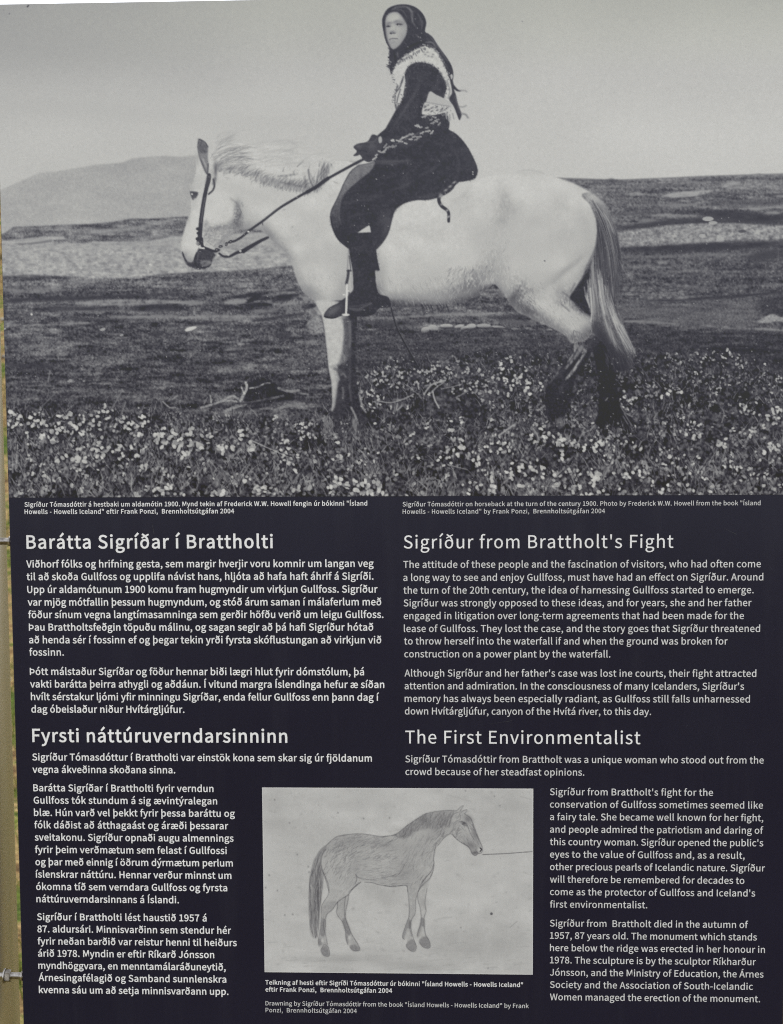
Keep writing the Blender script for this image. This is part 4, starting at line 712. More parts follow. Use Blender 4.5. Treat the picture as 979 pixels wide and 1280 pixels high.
    for i in range(26):
        t = i/25; p = (260+t*240, 545-t*135+rg.normal(0, 6)); q = z3([p])[0]; c.line([q, (q[0]+rg.uniform(-1, 2), q[1]+rg.uniform(1, 4))], 1.1, 80, .7, .3)
    c.line(z3([(692, 700), (716, 790), (700, 860)]), 1.2, 100, .6, .4); c.line(z3([(640, 640), (690, 740)]), 1.2, 96, .5, .4)
    rfill(z3([(540, 800), (600, 828), (700, 878), (738, 930), (700, 972), (640, 992), (560, 1006), (478, 1000), (484, 930), (508, 888)]), 176, 1, .4)
    c.fill(z3([(484, 930), (508, 892), (600, 912), (700, 930), (738, 932), (700, 972), (640, 992), (560, 1006), (478, 1000)]), 192 + 6*spk, .9, .5); c.line(z3([(508, 892), (600, 910), (720, 930)]), 1.0, 110, .6, .4)
    for p in [(505, 960), (520, 920), (560, 940), (560, 970), (600, 935), (605, 965), (650, 950), (500, 935), (640, 970), (690, 945), (530, 960)]: c.blob(*z3([p])[0], 1.8, .8, 64, .85, -30)
    c.line(z3([(478, 1002), (560, 1010), (640, 996), (700, 975)]), 1.0, 70, .6, .4)
    for pts in [[(680, 980), (690, 1040)], [(700, 970), (710, 1060)], [(730, 960), (735, 1050)], [(745, 950), (770, 1040)], [(720, 960), (725, 1060)], [(750, 930), (785, 1010)]]: c.line(z3(pts), 2.0, 188, .8, .4, w1=1.0)
    for pts in [[(690, 990), (700, 1050)], [(715, 1000), (718, 1050)], [(740, 990), (752, 1040)]]: c.line(z3(pts), 1.2, 110, .6, .3)
    # head scarf
    rfill(z3([(208, 656), (188, 605), (170, 578), (190, 555), (184, 500), (190, 432), (160, 370), (140, 300), (124, 190), (140, 122), (180, 70), (250, 42), (340, 38), (420, 64), (480, 120), (510, 192), (500, 272), (532, 295), (570, 330), (622, 412), (692, 505), (736, 585), (748, 660), (738, 700), (716, 690), (690, 620), (642, 522), (590, 440), (520, 406), (470, 408), (400, 442), (330, 482), (258, 545), (222, 615)]), 60 + 3*gr + 3*mott, 1, .4)
    for pts, v, w in [([(300, 50), (360, 70), (390, 130), (385, 200)], 96, 2.0), ([(340, 60), (400, 110)], 104, 1.4), ([(370, 100), (390, 180), (420, 240)], 98, 1.4), ([(200, 90), (260, 60), (330, 60)], 84, 2.2), ([(220, 80), (300, 90), (340, 150)], 78, 1.6), ([(430, 110), (470, 190), (470, 260)], 76, 2.2), ([(500, 370), (560, 370), (600, 420)], 108, 1.8), ([(520, 380), (590, 430), (650, 520), (700, 600)], 92, 1.8), ([(540, 310), (620, 420), (700, 540)], 84, 1.6), ([(320, 440), (400, 390), (480, 360)], 44, 2.4), ([(260, 450), (262, 500)], 96, 1.4), ([(230, 440), (240, 540)], 48, 2), ([(420, 300), (470, 340)], 80, 1.4)]:
        c.line(z3(pts), w*1.2, v+(14 if v > 60 else -6), .75, .6, env=True)
    for i in range(90):
        x, y = z3([(rg.uniform(140, 700), rg.uniform(50, 600))])[0]; j, k = int((y-c.y0)*2), int((x-c.x0)*2)
        if c.C[j, k] < 90: c.line([(x, y), (x+rg.normal(1, 1), y+rg.uniform(1, 4))], .8, rg.choice([48, 84, 96, 110]), .45, .3)
    for p in [(433, 245), (466, 355), (460, 325), (440, 320), (415, 165), (350, 410), (470, 290)]: c.dab(*z3([p])[0], .7, .6, 150, .85, 0)
    for p in [(176, 580), (190, 550), (184, 500), (190, 470)]: c.dab(*z3([p])[0], 1.6, 1.3, 62, .9, 0)
    rfill(z3([(716, 690), (738, 690), (752, 740), (790, 782), (818, 796), (780, 797), (752, 780), (770, 830), (785, 900), (815, 985), (818, 1012), (800, 1050), (780, 1005), (750, 930), (715, 880), (712, 850), (735, 810), (726, 740)]), 64 + 3*gr, 1, .45)
    c.fill(z3([(722, 660), (735, 645), (742, 670), (730, 695)]), 190, .9, .4)
    for pts in [[(800, 790), (850, 790), (862, 800)], [(790, 930), (830, 935), (860, 922)], [(800, 980), (850, 1000), (880, 1030)], [(815, 1000), (860, 1000), (870, 1030)], [(760, 840), (800, 960)]]: c.line(z3(pts), 1.6, 110, .55, .6)
    # face
    fm = c.mask(z4([(190, 420), (205, 350), (230, 305), (285, 258), (370, 234), (450, 250), (520, 320), (580, 420), (622, 520), (605, 680), (525, 830), (435, 930), (380, 970), (335, 980), (282, 920), (228, 800), (202, 650), (192, 520)]), True, .7)
    FM = c.full(fm); FR = np.zeros((c.h, c.w)); FR[fm[0]] = 1-gblur(fm[1], 2.6*c.S)
    c.put(fm[0], fm[1], -62*FR + 176 + 1.6*gr + 2*mott - 12*np.clip((X-495)/12, 0, 1) - 6*np.clip((Y-42)/16, 0, 1), 1.0)
    def fb(x, y, rx, ry, v, a, rot=0): c.blob(*z4([(x, y)])[0], rx/16*1.08, ry/16*(1.75 if ry < 30 else 1.05), v-(6 if v < 130 else 0), min(1, a*1.15), rot, clip=FM)
    fb(560, 700, 60, 110, 146, .6, 25); fb(470, 880, 60, 60, 150, .6, 30); fb(225, 700, 30, 100, 152, .5, -8); fb(300, 300, 70, 40, 168, .5); fb(520, 560, 40, 60, 168, .4); fb(215, 560, 26, 150, 160, .5); fb(560, 560, 60, 170, 160, .55, 12); fb(340, 900, 90, 50, 165, .5); fb(240, 480, 44, 30, 138, .7); fb(430, 440, 60, 22, 140, .6, -8); fb(370, 340, 100, 60, 184, .5); fb(310, 560, 22, 70, 190, .5)
    fb(270, 455, 46, 12, 122, .6, -6); fb(405, 425, 50, 12, 124, .6, -18); fb(520, 440, 50, 16, 140, .5, 12)
    def fd(x, y, rx, ry, v, a, rot=0): c.dab(*z4([(x, y)])[0], rx, ry, v, a, rot)
    fb(250, 515, 50, 22, 126, .7); fb(480, 478, 70, 22, 128, .7)
    fd(248, 524, 2.9, .95, 70, .9, -.12); fd(470, 484, 4.0, .95, 72, .9, .05); fd(432, 486, 1.1, 1.2, 52, .95); fd(250, 520, 1.0, 1.0, 56, .9); fd(458, 498, .8, .5, 178, .9); fd(278, 505, .7, .5, 168, .7)
    fb(330, 640, 46, 16, 116, .7); fd(300, 665, 1.7, 1.15, 74, .9, .1); fd(365, 660, 2.2, .85, 92, .85, -.05); fb(395, 580, 16, 70, 158, .5, 12)
    c.line(z4([(272, 792), (305, 774), (360, 768), (432, 774)]), 1.25, 84, .9, .25); fb(345, 800, 56, 10, 150, .5); fb(340, 845, 60, 14, 138, .6); fb(330, 735, 50, 14, 162, .4); fb(360, 925, 90, 26, 146, .6)
    c.line(z4([(192, 520), (204, 660), (230, 800), (284, 922)]), 1.2, 70, .5, .5, clip=FM)
    c.line(z4([(245, 955), (270, 975), (320, 985)]), 1.2, 58, .8, .4)
    c.blob(727, 432, 9, 7, 120, .55, -20, mod=np.clip(.8+.5*hair, 0, 1.3), clip=HM); c.blob(742, 420, 6, 12, 92, .5, 0, clip=HM); c.blob(700, 466, 10, 4, 96, .35, -45, clip=HM); c.blob(413, 531, 7, 9, 112, .6, 20, mod=np.clip(.7+.6*hair, 0, 1.3)); c.blob(447, 534, 5, 10, 104, .6, 0, mod=np.clip(.7+.6*hair, 0, 1.3)); c.line([(436, 398), (438, 440), (437, 470), (441, 505)], 2.4, 100, .5, .9, clip=HM, env=True); c.fill([(425, 512), (431, 505), (436, 514), (440, 546), (421, 546)], 64 + 8*mott + 6*gr, .8, 1.4); c.blob(428, 470, 7, 10, 92, .5, 0, clip=HM, mod=np.clip(.8+.5*hair, 0, 1.3)); c.blob(424, 500, 6, 12, 82, .5, 0, clip=HM)
    for bx in [(740, 526, 796, 546, 55), (678, 522, 716, 536, 36), (402, 534, 458, 552, 70), (423, 516, 437, 546, 40)]:
        for i in range(bx[4]):
            x, y = rg.uniform(bx[0], bx[2]), bx[1]+(bx[3]-bx[1])*rg.random()**.6; L = rg.uniform(4, 11); a_ = rg.normal(0, .5)
            if rg.random() < .25: c.dab(x, y, rg.uniform(.8, 1.8), rg.uniform(.6, 1.2), rg.uniform(110, 185), .8, rg.uniform(0, 3))
            else: c.line([(x, y), (x+L*math.sin(a_)*.5, y-L*.6), (x+L*math.sin(a_), y-L)], 1.0, rg.choice([60, 92, 110, 128]), rg.uniform(.4, .8), .2, w1=.4)
    def fray(pts, tones, n, amp=.7, size=.8, a=.6, closed=False):
        e = spl(pts, closed, 8)
        for i in range(n):
            q = e[rg.integers(0, len(e))]; c.dab(q[0]+rg.normal(0, amp), q[1]+rg.normal(0, amp), size*rg.uniform(.5, 1.3), size*rg.uniform(.4, .9), rg.choice(tones), a*rg.uniform(.4, 1), rg.uniform(0, 3.14))
    fray(z3([(218, 615), (256, 545), (330, 482), (400, 440), (468, 406), (520, 404), (592, 438), (642, 520), (692, 620), (716, 692)]), [70, 84, 185, 195, 120], 190, 1.0, .9, .8)
    fray(z3([(322, 640), (360, 572), (440, 540), (540, 556), (610, 600), (652, 662), (690, 752), (672, 845)]), [66, 80, 180, 150, 110], 150, .9, .8, .7)
    fray(z3([(208, 650), (230, 690), (262, 740), (238, 800), (224, 870), (240, 910), (270, 900), (300, 860), (326, 720)]), [74, 100, 180, 195], 110, 1.2, .9, .75)
    fray(z3([(484, 930), (560, 940), (640, 950), (700, 960), (640, 992), (560, 1006), (478, 1000)]), [70, 110, 195, 200, 150], 120, 2.2, .9, .7)
    fray(z3([(188, 605), (170, 578), (190, 555), (184, 500), (190, 432)]), [62, 66, 180], 40, 1.2, .9, .8)
    fray(zs([(765, 5), (772, 90), (840, 138), (900, 208), (948, 298), (966, 355), (940, 412), (840, 432), (740, 518), (660, 538), (590, 540), (520, 558), (460, 610), (420, 740), (345, 843)]), [66, 72, 120, 160], 160, .7, .6, .5)
    fray(zs([(170, 832), (110, 780), (75, 710), (63, 645), (110, 520), (150, 430), (190, 362), (240, 325)]), [66, 90, 130], 100, .6, .6, .5)
    fray(body[:34], [150, 170, 195, 130], 240, .8, .7, .45); fray(body[34:66], [150, 190, 110, 170], 260, .8, .7, .4)
    fray(zk([(604, 240), (614, 330), (635, 432), (598, 438), (604, 560), (632, 655)]), [60, 130, 90], 60, .9, .7, .5)
    # dust and scratches of the old plate
    dark = np.clip((130-c.C)/60, 0, 1)
    for i in range(900):
        x, y = rg.uniform(-5, 985), rg.uniform(200, 618); j, k = int((y-c.y0)*2), int((x-c.x0)*2)
        c.dab(x, y, rg.uniform(.35, .8), rg.uniform(.35, .6), rg.uniform(140, 215), .8*dark[j, k], 0)
    for i in range(120):
        x, y = rg.uniform(-5, 985), rg.uniform(5, 330); c.dab(x, y, rg.uniform(.35, .6), .4, 140, .35, 0)
    c.fill([(33.4, 8.4), (34.2, 7.0), (35.8, 6.0), (36.6, 6.4), (35.6, 7.8), (34.2, 9.0)], 40, .95, .3); c.dab(11.8, 17, 1, 1.2, 118, .8, 0); c.dab(4.6, 12.5, .7, .9, 130, .6, 0); c.dab(653, 26.5, .9, .7, 120, .8, 0); c.dab(681, 326, 1, 1, 80, .8, 0)
    c.line([(973, 310), (973, 327)], .8, 120, .5, .3)
    c.C += .9*c.fine
    return HM, RM
HORSE_MASK, RIDER_MASK = paint_photo()

# ------------------------------------------------------------------ the pencil drawing, as printed tones 0..255
dc = Canvas(322, 978, 674, 1226, 3)
def paint_drawing():
    c = dc; rg = c.rng; X, Y = c.X, c.Y
    c.C[:] = 183 + 4.5*c.noise(50, 34) + 3.0*c.noise(16, 10) + 1.2*c.noise(5, 3) + 1.0*c.grain + .8*c.noise(1.5, 9)
    zl, zr = Z(320, 975, 5.12), Z(500, 975, 5.12)
    for x, y, rx, ry, v, a in [(345, 1005, 12, 16, 160, .4), (345, 1030, 14, 6, 162, .5), (440, 1000, 40, 10, 170, .4), (640, 1000, 20, 12, 166, .4), (520, 1002, 8, 10, 187, .5), (440, 1197, 40, 4, 160, .5), (500, 1205, 40, 4, 160, .5), (560, 1188, 60, 3, 168, .4), (365, 1150, 30, 20, 172, .3), (340, 1080, 14, 40, 186, .3), (600, 1100, 40, 30, 183, .4), (650, 1170, 8, 6, 164, .4), (560, 1112, 20, 10, 172, .4), (480, 1120, 20, 8, 168, .4), (520, 1210, 30, 3, 155, .4), (415, 1200, 50, 3, 158, .4), (402, 1160, 8, 20, 172, .5)]:
        c.blob(x, y, rx, ry, v, a)
    for i in range(300):
        x, y = rg.uniform(330, 664), rg.uniform(988, 1216); c.blob(x, y, rg.uniform(.6, 3), rg.uniform(.5, 1.6), rg.uniform(148, 170), rg.uniform(.15, .5), rg.uniform(-20, 40))
    for i in range(60):
        x, y = rg.uniform(335, 650), rg.uniform(1178, 1214); L = rg.uniform(4, 18); c.line([(x, y), (x+L, y-L*.06+rg.normal(0, .6))], .8, 148, rg.uniform(.15, .45), .4)
    for p in [(120, 127), (690, 247), (525, 210), (335, 555), (138, 708), (265, 478), (85, 610), (62, 690), (340, 590), (235, 860), (185, 865), (215, 275), (855, 243)]: c.blob(*zl([p])[0], .9, 1.0, 110, .55)
    for p in [(605, 105), (420, 70), (640, 165), (390, 945), (565, 1205)]: c.blob(*zr([p])[0], .9, .9, 110, .5)
    c.dab(*zr([(586, 857)])[0], 1.8, 1.7, 96, .9, 0); c.line(zr([(705, 945), (730, 922), (752, 905)]), .8, 140, .6, .2); c.line(zr([(215, 900), (270, 885), (330, 880)]), 2, 158, .4, .6)
    c.line(zr([(300, 95), (380, 115), (450, 135)]), 1.2, 160, .4, .4); c.line(zr([(770, 105), (840, 125)]), 1, 150, .5, .3)
    c.line(zr([(530, 478), (620, 474), (700, 470), (775, 464), (862, 458)]), .9, 92, .85, .15)
    za, zb, zc, zd = Z(375, 995, 8.158), Z(490, 995, 8.158), Z(375, 1090, 8.158), Z(480, 1090, 8.158)
    # body tone
    body = za([(270, 505), (320, 455), (400, 405), (500, 390), (600, 386), (700, 396), (800, 410), (920, 405), (985, 395)]) + zb([(60, 380), (160, 300), (270, 225), (350, 178), (460, 158), (580, 148), (650, 150), (690, 125), (725, 102), (705, 150), (765, 140), (745, 180), (800, 220), (830, 280), (870, 390), (920, 520), (915, 575), (880, 585), (850, 605), (815, 580), (790, 530), (720, 480), (640, 420), (590, 390), (530, 430), (480, 490), (455, 520), (430, 640), (425, 740), (390, 850), (290, 940)]) + zd([(350, 190), (325, 290), (310, 440), (275, 500), (250, 480), (258, 340), (240, 150), (150, 145), (0, 140)]) + zc([(900, 145), (780, 120), (680, 100), (600, 110), (530, 190), (480, 240), (380, 310), (320, 400), (270, 460), (225, 450), (222, 340), (270, 270), (296, 190), (260, 90), (225, 0)]) + za([(215, 660), (230, 570)])
    m = c.mask(body, True, .7); B = c.full(m); c.put(m[0], m[1], 171 + 2*c.grain + 3*c.noise(8, 5), .85)
    for x, y, rx, ry, v, a, r in [(470, 1055, 40, 7, 142, .55, 6), (430, 1054, 22, 8, 146, .5, -20), (405, 1060, 8, 12, 150, .5, 20), (445, 1085, 6, 12, 146, .5, 20), (455, 1078, 14, 8, 160, .4, 0), (505, 1085, 20, 12, 152, .5, -50), (510, 1092, 10, 10, 148, .5, -50), (525, 1060, 20, 16, 160, .4, 0), (545, 1040, 16, 8, 146, .5, -40), (560, 1030, 12, 10, 150, .5, -30), (585, 1050, 9, 14, 148, .5, -35), (592, 1060, 6, 8, 138, .5, -40), (460, 1105, 30, 5, 155, .4, 3), (420, 1100, 10, 18, 172, .4, 0), (580, 1035, 8, 6, 176, .5, 0), (520, 1100, 8, 12, 160, .5, 0)]: c.blob(x, y, rx, ry, v, a, r, clip=B)
    # mane
    mane = zb([(0, 408), (50, 385), (160, 300), (270, 225), (350, 178), (460, 158), (580, 148), (655, 152), (610, 205), (590, 270), (540, 320), (430, 330), (330, 340), (240, 365), (190, 410), (110, 430), (40, 420)])
    mm = c.fill(mane, 143 + 3*c.grain, .75, 1.2); M = c.full(mm)
    c.blob(531, 1026, 5, 8, 108, .6, -40, clip=M); c.blob(512, 1038, 12, 5, 118, .5, -38, clip=M)
    for i in range(420):
        x, y = rg.uniform(490, 570), rg.uniform(1012, 1050); a = math.radians(115+rg.normal(0, 12)); L = rg.uniform(3, 9)
        c.line([(x, y), (x+L*math.cos(a), y+L*math.sin(a))], .6, rg.choice([95, 108, 120, 165]), rg.uniform(.3, .7), .1, clip=M)
    # coat strokes
    def coat(n, f, vals=(105, 120, 132), a=.6, L=(3, 8), w=.6):
        for i in range(n):
            x, y, ang = f(); l = rg.uniform(*L); r = math.radians(ang+rg.normal(0, 10))
            c.line([(x, y), (x+l*math.cos(r), y+l*math.sin(r))], w, rg.choice(vals), a*rg.uniform(.3, 1), .12, clip=B)
    coat(260, lambda: (rg.uniform(415, 495), rg.uniform(1043, 1075), -28)); coat(140, lambda: (rg.uniform(402, 440), rg.uniform(1055, 1100), -55)); coat(160, lambda: (rg.uniform(440, 500), rg.uniform(1070, 1100), -10), (125, 140), .5)
    coat(260, lambda: (rg.uniform(500, 545), rg.uniform(1045, 1110), -60), (120, 135, 145)); coat(200, lambda: (rg.uniform(540, 575), rg.uniform(1020, 1060), -50), (95, 115, 130)); coat(160, lambda: (rg.uniform(565, 605), rg.uniform(1020, 1066), 60), (105, 120, 135), .5, (2, 5)); coat(120, lambda: (rg.uniform(415, 445), rg.uniform(1085, 1130), -60), (130, 145), .5); coat(80, lambda: (rg.uniform(470, 510), rg.uniform(1090, 1108), -5), (125, 140), .5)
    # tail
    tail = za([(270, 500), (225, 530), (180, 590), (140, 660), (115, 760), (98, 880), (92, 990)]) + zc([(90, 300), (96, 420), (105, 560), (118, 650), (150, 678), (185, 640), (195, 480), (205, 360), (225, 200), (235, 60)]) + za([(215, 700), (225, 600), (262, 545)])
    tm = c.fill(tail, 136 + 3*c.grain + 26*np.clip((Y-1120)/60, 0, 1), .88, .7); T = c.full(tm)
    for i in range(260):
        t = rg.random(); x = rg.uniform(386, 406); y = rg.uniform(1060, 1150)
        c.line([(x+4*(y < 1090), y), (x-1, y+rg.uniform(8, 24)), (x+1, y+rg.uniform(25, 35))], .7, rg.choice([92, 105, 118, 150, 162]), rg.uniform(.3, .7), .1, clip=T)
    # legs
    def leg(Zf, pts, v, a=.75, soft=.5): c.fill(Zf(pts), v + 3*c.grain + 5*c.noise(2, 4), a*.62, soft*2.2)
    leg(zc, [(222, 360), (280, 300), (380, 310), (320, 400), (275, 440), (255, 560), (258, 660), (290, 760), (302, 840), (285, 862), (240, 850), (215, 800), (225, 740), (210, 760), (188, 745), (190, 690), (208, 600), (222, 470)], 138, .7)
    leg(zc, [(380, 305), (480, 240), (500, 230), (488, 330), (470, 420), (480, 520), (530, 640), (590, 730), (612, 780), (600, 802), (545, 804), (510, 770), (498, 690), (488, 740), (470, 690), (465, 600), (430, 500), (375, 410)], 134, .7)
    leg(zd, [(240, 150), (350, 190), (325, 290), (318, 430), (280, 500), (278, 590), (300, 690), (330, 760), (325, 800), (300, 812), (250, 790), (228, 745), (248, 660), (215, 690), (190, 670), (205, 600), (245, 490), (258, 340)], 146, .6)
    leg(zd, [(352, 200), (400, 120), (462, 70), (440, 170), (425, 290), (430, 400), (412, 480), (418, 600), (450, 680), (472, 740), (465, 775), (430, 780), (390, 760), (360, 710), (385, 650), (350, 670), (338, 650), (360, 560), (380, 470), (362, 350), (345, 260)], 146, .6)
    for Zf, ps, v in [(zc, [[(215, 800), (240, 760), (280, 770), (300, 840), (285, 860), (240, 850)], [(510, 760), (560, 740), (600, 770), (605, 800), (545, 804)], [(225, 480), (250, 480), (262, 560), (255, 650), (215, 650), (210, 600)], [(190, 690), (215, 680), (225, 740), (195, 745)], [(430, 500), (470, 480), (520, 620), (480, 640)], [(468, 650), (490, 660), (492, 735), (475, 700)]], 116),
                      (zd, [[(228, 745), (260, 700), (300, 690), (330, 760), (300, 810), (250, 790)], [(360, 710), (390, 670), (440, 660), (472, 740), (460, 775), (400, 765)], [(220, 560), (245, 490), (280, 500), (275, 580), (240, 580), (200, 680), (190, 660)], [(365, 540), (380, 470), (412, 480), (416, 570), (385, 560), (350, 665), (338, 650)]], 118)]:
        for p in ps: c.fill(Zf(p), v + 4*c.grain, .6, .8)
    for p in [(505, 672), (230, 700)]: c.blob(*zc([p])[0], 1.6, 2.2, 190, .9)
    for p in [(248, 630), (400, 625), (400, 410)]: c.blob(*zd([p])[0], 1.6, 2.0, 182, .8)
    # outlines
    O = [(za, [(268, 505), (310, 465), (360, 425), (410, 405), (480, 395), (560, 387), (640, 387), (720, 398), (800, 411), (880, 412), (930, 405), (985, 396)], 1.0), (za, [(262, 545), (228, 600), (215, 660), (222, 730), (245, 800), (275, 890), (297, 985)], 1.2), (zc, [(235, 0), (270, 70), (297, 160), (285, 240), (240, 310), (220, 360), (218, 460), (210, 580), (190, 690), (195, 760)], .9),
         (za, [(570, 800), (600, 835), (680, 853), (780, 858)], 1.0), (za, [(620, 880), (570, 920), (500, 980)], 1.6), (za, [(570, 800), (580, 850), (560, 900)], 1.0), (za, [(830, 830), (880, 828), (940, 815), (985, 795)], .9), (zc, [(660, 105), (740, 110), (800, 130), (900, 145), (980, 152)], 1.0), (zc, [(600, 112), (540, 170), (490, 235), (420, 280), (370, 325), (330, 385), (280, 425), (262, 480), (262, 560)], 1.2),
         (zc, [(382, 310), (385, 360), (372, 410), (400, 465), (440, 520), (465, 600), (470, 680), (488, 738)], 1.1), (zc, [(500, 230), (486, 310), (470, 380), (465, 460), (480, 520), (525, 630), (580, 720), (610, 775)], 1.1), (zc, [(465, 250), (455, 330), (455, 440), (462, 480)], 1.0), (zc, [(228, 770), (250, 740), (290, 770), (302, 840), (285, 862), (240, 848), (215, 800), (228, 770)], .9), (zc, [(510, 765), (545, 803), (605, 800), (610, 775)], 1.0), (zc, [(250, 480), (240, 560), (262, 640), (280, 740)], .9),
         (zb, [(0, 406), (60, 380), (160, 300), (270, 228), (350, 180)], 1.2), (zb, [(350, 180), (460, 158), (580, 148), (655, 152), (690, 122), (728, 100), (708, 135), (695, 160)], .9), (zb, [(700, 175), (720, 155), (765, 140), (755, 165), (740, 182)], .9), (zb, [(745, 185), (800, 225), (828, 285), (860, 370), (895, 460), (922, 525), (922, 565), (905, 585), (875, 582), (855, 545)], 1.2), (zb, [(875, 590), (850, 607), (822, 590), (800, 545), (770, 510), (720, 482), (660, 440), (615, 390)], 1.6), (zb, [(585, 390), (530, 430), (485, 485), (465, 510)], .9), (zb, [(450, 505), (435, 560), (425, 640), (430, 690), (420, 760), (385, 840), (310, 910), (270, 975)], 1.2), (zb, [(425, 690), (405, 760), (350, 830), (310, 885)], .8), (zb, [(610, 205), (595, 260), (585, 320)], .8), (zb, [(600, 230), (640, 180), (690, 165)], .7), (zb, [(690, 180), (700, 230), (640, 270)], .7), (zb, [(690, 265), (730, 265), (770, 300), (745, 302), (715, 285)], 1.6), (zb, [(775, 310), (800, 380), (840, 450)], .9), (zb, [(820, 290), (850, 370), (890, 460)], 1.2), (zb, [(0, 830), (70, 800), (130, 700)], .7),
         (zb, [(0, 915), (70, 918), (135, 912), (155, 930), (160, 975)], .9), (zd, [(0, 140), (90, 152), (160, 140), (228, 135), (240, 160), (258, 340), (256, 450), (240, 500), (205, 600), (190, 660), (210, 690)], 1.0), (zd, [(480, 0), (400, 90), (370, 150), (345, 215), (325, 290), (320, 420), (290, 470), (272, 530), (280, 600), (305, 690), (330, 760), (318, 805), (280, 808), (235, 770), (228, 740)], 1.0), (zd, [(440, 170), (425, 260), (420, 340), (430, 400), (412, 460), (410, 540), (425, 640), (460, 700), (472, 755), (455, 778), (400, 765), (362, 715)], 1.0), (zd, [(345, 220), (348, 290), (370, 370), (380, 460), (375, 530), (345, 620), (340, 655)], .9), (zd, [(265, 500), (262, 570), (285, 660)], .9)]
    for Zf, pts, w in O: c.line(Zf(pts), w*.85, 84, .55, .22, mod=np.clip(.9+.2*c.grain, .4, 1.1))
    c.blob(*zb([(890, 548)])[0], 1.6, 1.8, 190, .9); c.line(zb([(900, 530), (915, 545), (900, 565)]), 1.4, 60, .9, .2); c.blob(*zb([(845, 580)])[0], 3, 1.8, 90, .7); c.blob(*zb([(780, 235)])[0], 5, 4, 104, .6, 40); c.blob(*zb([(845, 400)])[0], 2, 8, 100, .5, -22); c.blob(*zb([(735, 280)])[0], 2.4, 1.4, 84, .8, 20); c.blob(*zb([(640, 240)])[0], 4, 3, 178, .6, -40); c.blob(*zb([(800, 500)])[0], 5, 3, 110, .5, 30)
    # white rim of the print
    return B
DRAWN_MASK = paint_drawing()

# ------------------------------------------------------------------ the lettering: (text, left px, right px, baseline px) line by line
m_ink = mat('white_lettering', (0.60, 0.60, 0.60), 0.45)
m_ink2 = mat('pale_lettering', (0.52, 0.52, 0.525), 0.45)
for _m, _a, _b in ((m_ink, 0.67, 0.78), (m_ink2, 0.55, 0.66)):
    _r2, _q = noise_ramp(_m, 14, [(0.3, (_a, _a, _a*1.005)), (0.7, (_b, _b, _b*1.005))], detail=8); lk(_m, _r2.outputs[0], bsdf(_m).inputs['Base Color'])
fdir = bpy.utils.system_resource('DATAFILES', path='fonts')
try: FONT = bpy.data.fonts.load(os.path.join(fdir, 'Noto Sans CJK Regular.woff2'))
except Exception: FONT = None
tcv_ = bpy.data.curves.new('lettering', 'FONT'); tob = bpy.data.objects.new('lettering', tcv_); COL.objects.link(tob)
if FONT: tcv_.font = FONT
tcv_.resolution_u = 3; tcv_.fill_mode = 'BOTH'
def text_mesh(body, space=1.0, offset=0.0):
    tcv_.body = body.replace('’', "'"); tcv_.space_character = space; tcv_.offset = offset
    dg = bpy.context.evaluated_depsgraph_get(); dg.update()
    me = bpy.data.meshes.new_from_object(tob.evaluated_get(dg), depsgraph=dg)
    v = np.zeros(len(me.vertices)*3, np.float32); me.vertices.foreach_get('co', v); v = v.reshape(-1, 3)
    f = [tuple(p.vertices) for p in me.polygons]
    bpy.data.meshes.remove(me); return v, f
CAP = float(np.ptp(text_mesh('H')[0][:, 1])); BASE = float(text_mesh('H')[0][:, 1].min())
Y_TEXT = -0.0003
def block(name, lines, cap, bold, m):
    V, F, n = [], [], 0
    for body, x0, x1, yb in lines:
        A, Bq = P(x0, yb), P(x1, yb)
        h = cap*PX*((P(x0+1, yb).x-P(x0, yb).x)/PX)
        s = h/CAP; W = Bq.x-A.x
        off = bold*PX/s
        w1 = float(np.ptp(text_mesh(body, 1.0, off)[0][:, 0])); w2 = float(np.ptp(text_mesh(body, 1.2, off)[0][:, 0]))
        ratio = W/(w1*s); sx = min(max(ratio, .90), .985)
        sp = 1.0 + 0.2*(W/(s*sx)-w1)/(w2-w1+1e-9)
        sp = min(max(sp, .92), 1.3)
        v, f = text_mesh(body, sp, off)
        sx = W/(float(np.ptp(v[:, 0]))*s)
        X = A.x + (v[:, 0]-v[:, 0].min())*s*sx; Zz = A.z + (v[:, 1]-BASE)*s
        V.append(np.stack([X, np.full_like(X, Y_TEXT), Zz], -1)); F += [tuple(i+n for i in q) for q in f]; n += len(v)
    me = bpy.data.meshes.new(name); me.from_pydata(np.concatenate(V).tolist(), [], F)
    return link(name, me, m, sign)
BB, RB = 0.19, 0.07                                     # stroke thickening in photo pixels, bold and regular
block('caption', [('Sigríður Tómasdóttir á hestbaki um aldamótin 1900. Mynd tekin af Frederick W.W. Howell fengin úr bókinni "Ísland', 30.8, 459.2, 633.4), ('Howells - Howells Iceland" eftir Frank Ponzi,  Brennholtsútgáfan 2004', 30.9, 292.8, 642.4)], 5.5, .12, m_ink)
block('caption', [('Sigríður Tómasdóttir on horseback at the turn of the century 1900. Photo by Frederick W.W. Howell from the book "Ísland', 503.5, 950.7, 633.0), ('Howells - Howells Iceland" by Frank Ponzi,  Brennholtsútgáfan 2004', 503.5, 756.3, 642.2)], 5.5, .03, m_ink2)
block('heading', [('Barátta Sigríðar í Brattholti', 33.3, 341.3, 685.6)], 16.1, .42, m_ink)
block('heading', [("Sigríður from Brattholt\'s Fight", 504.8, 841.9, 685.5)], 16.1, .06, m_ink)
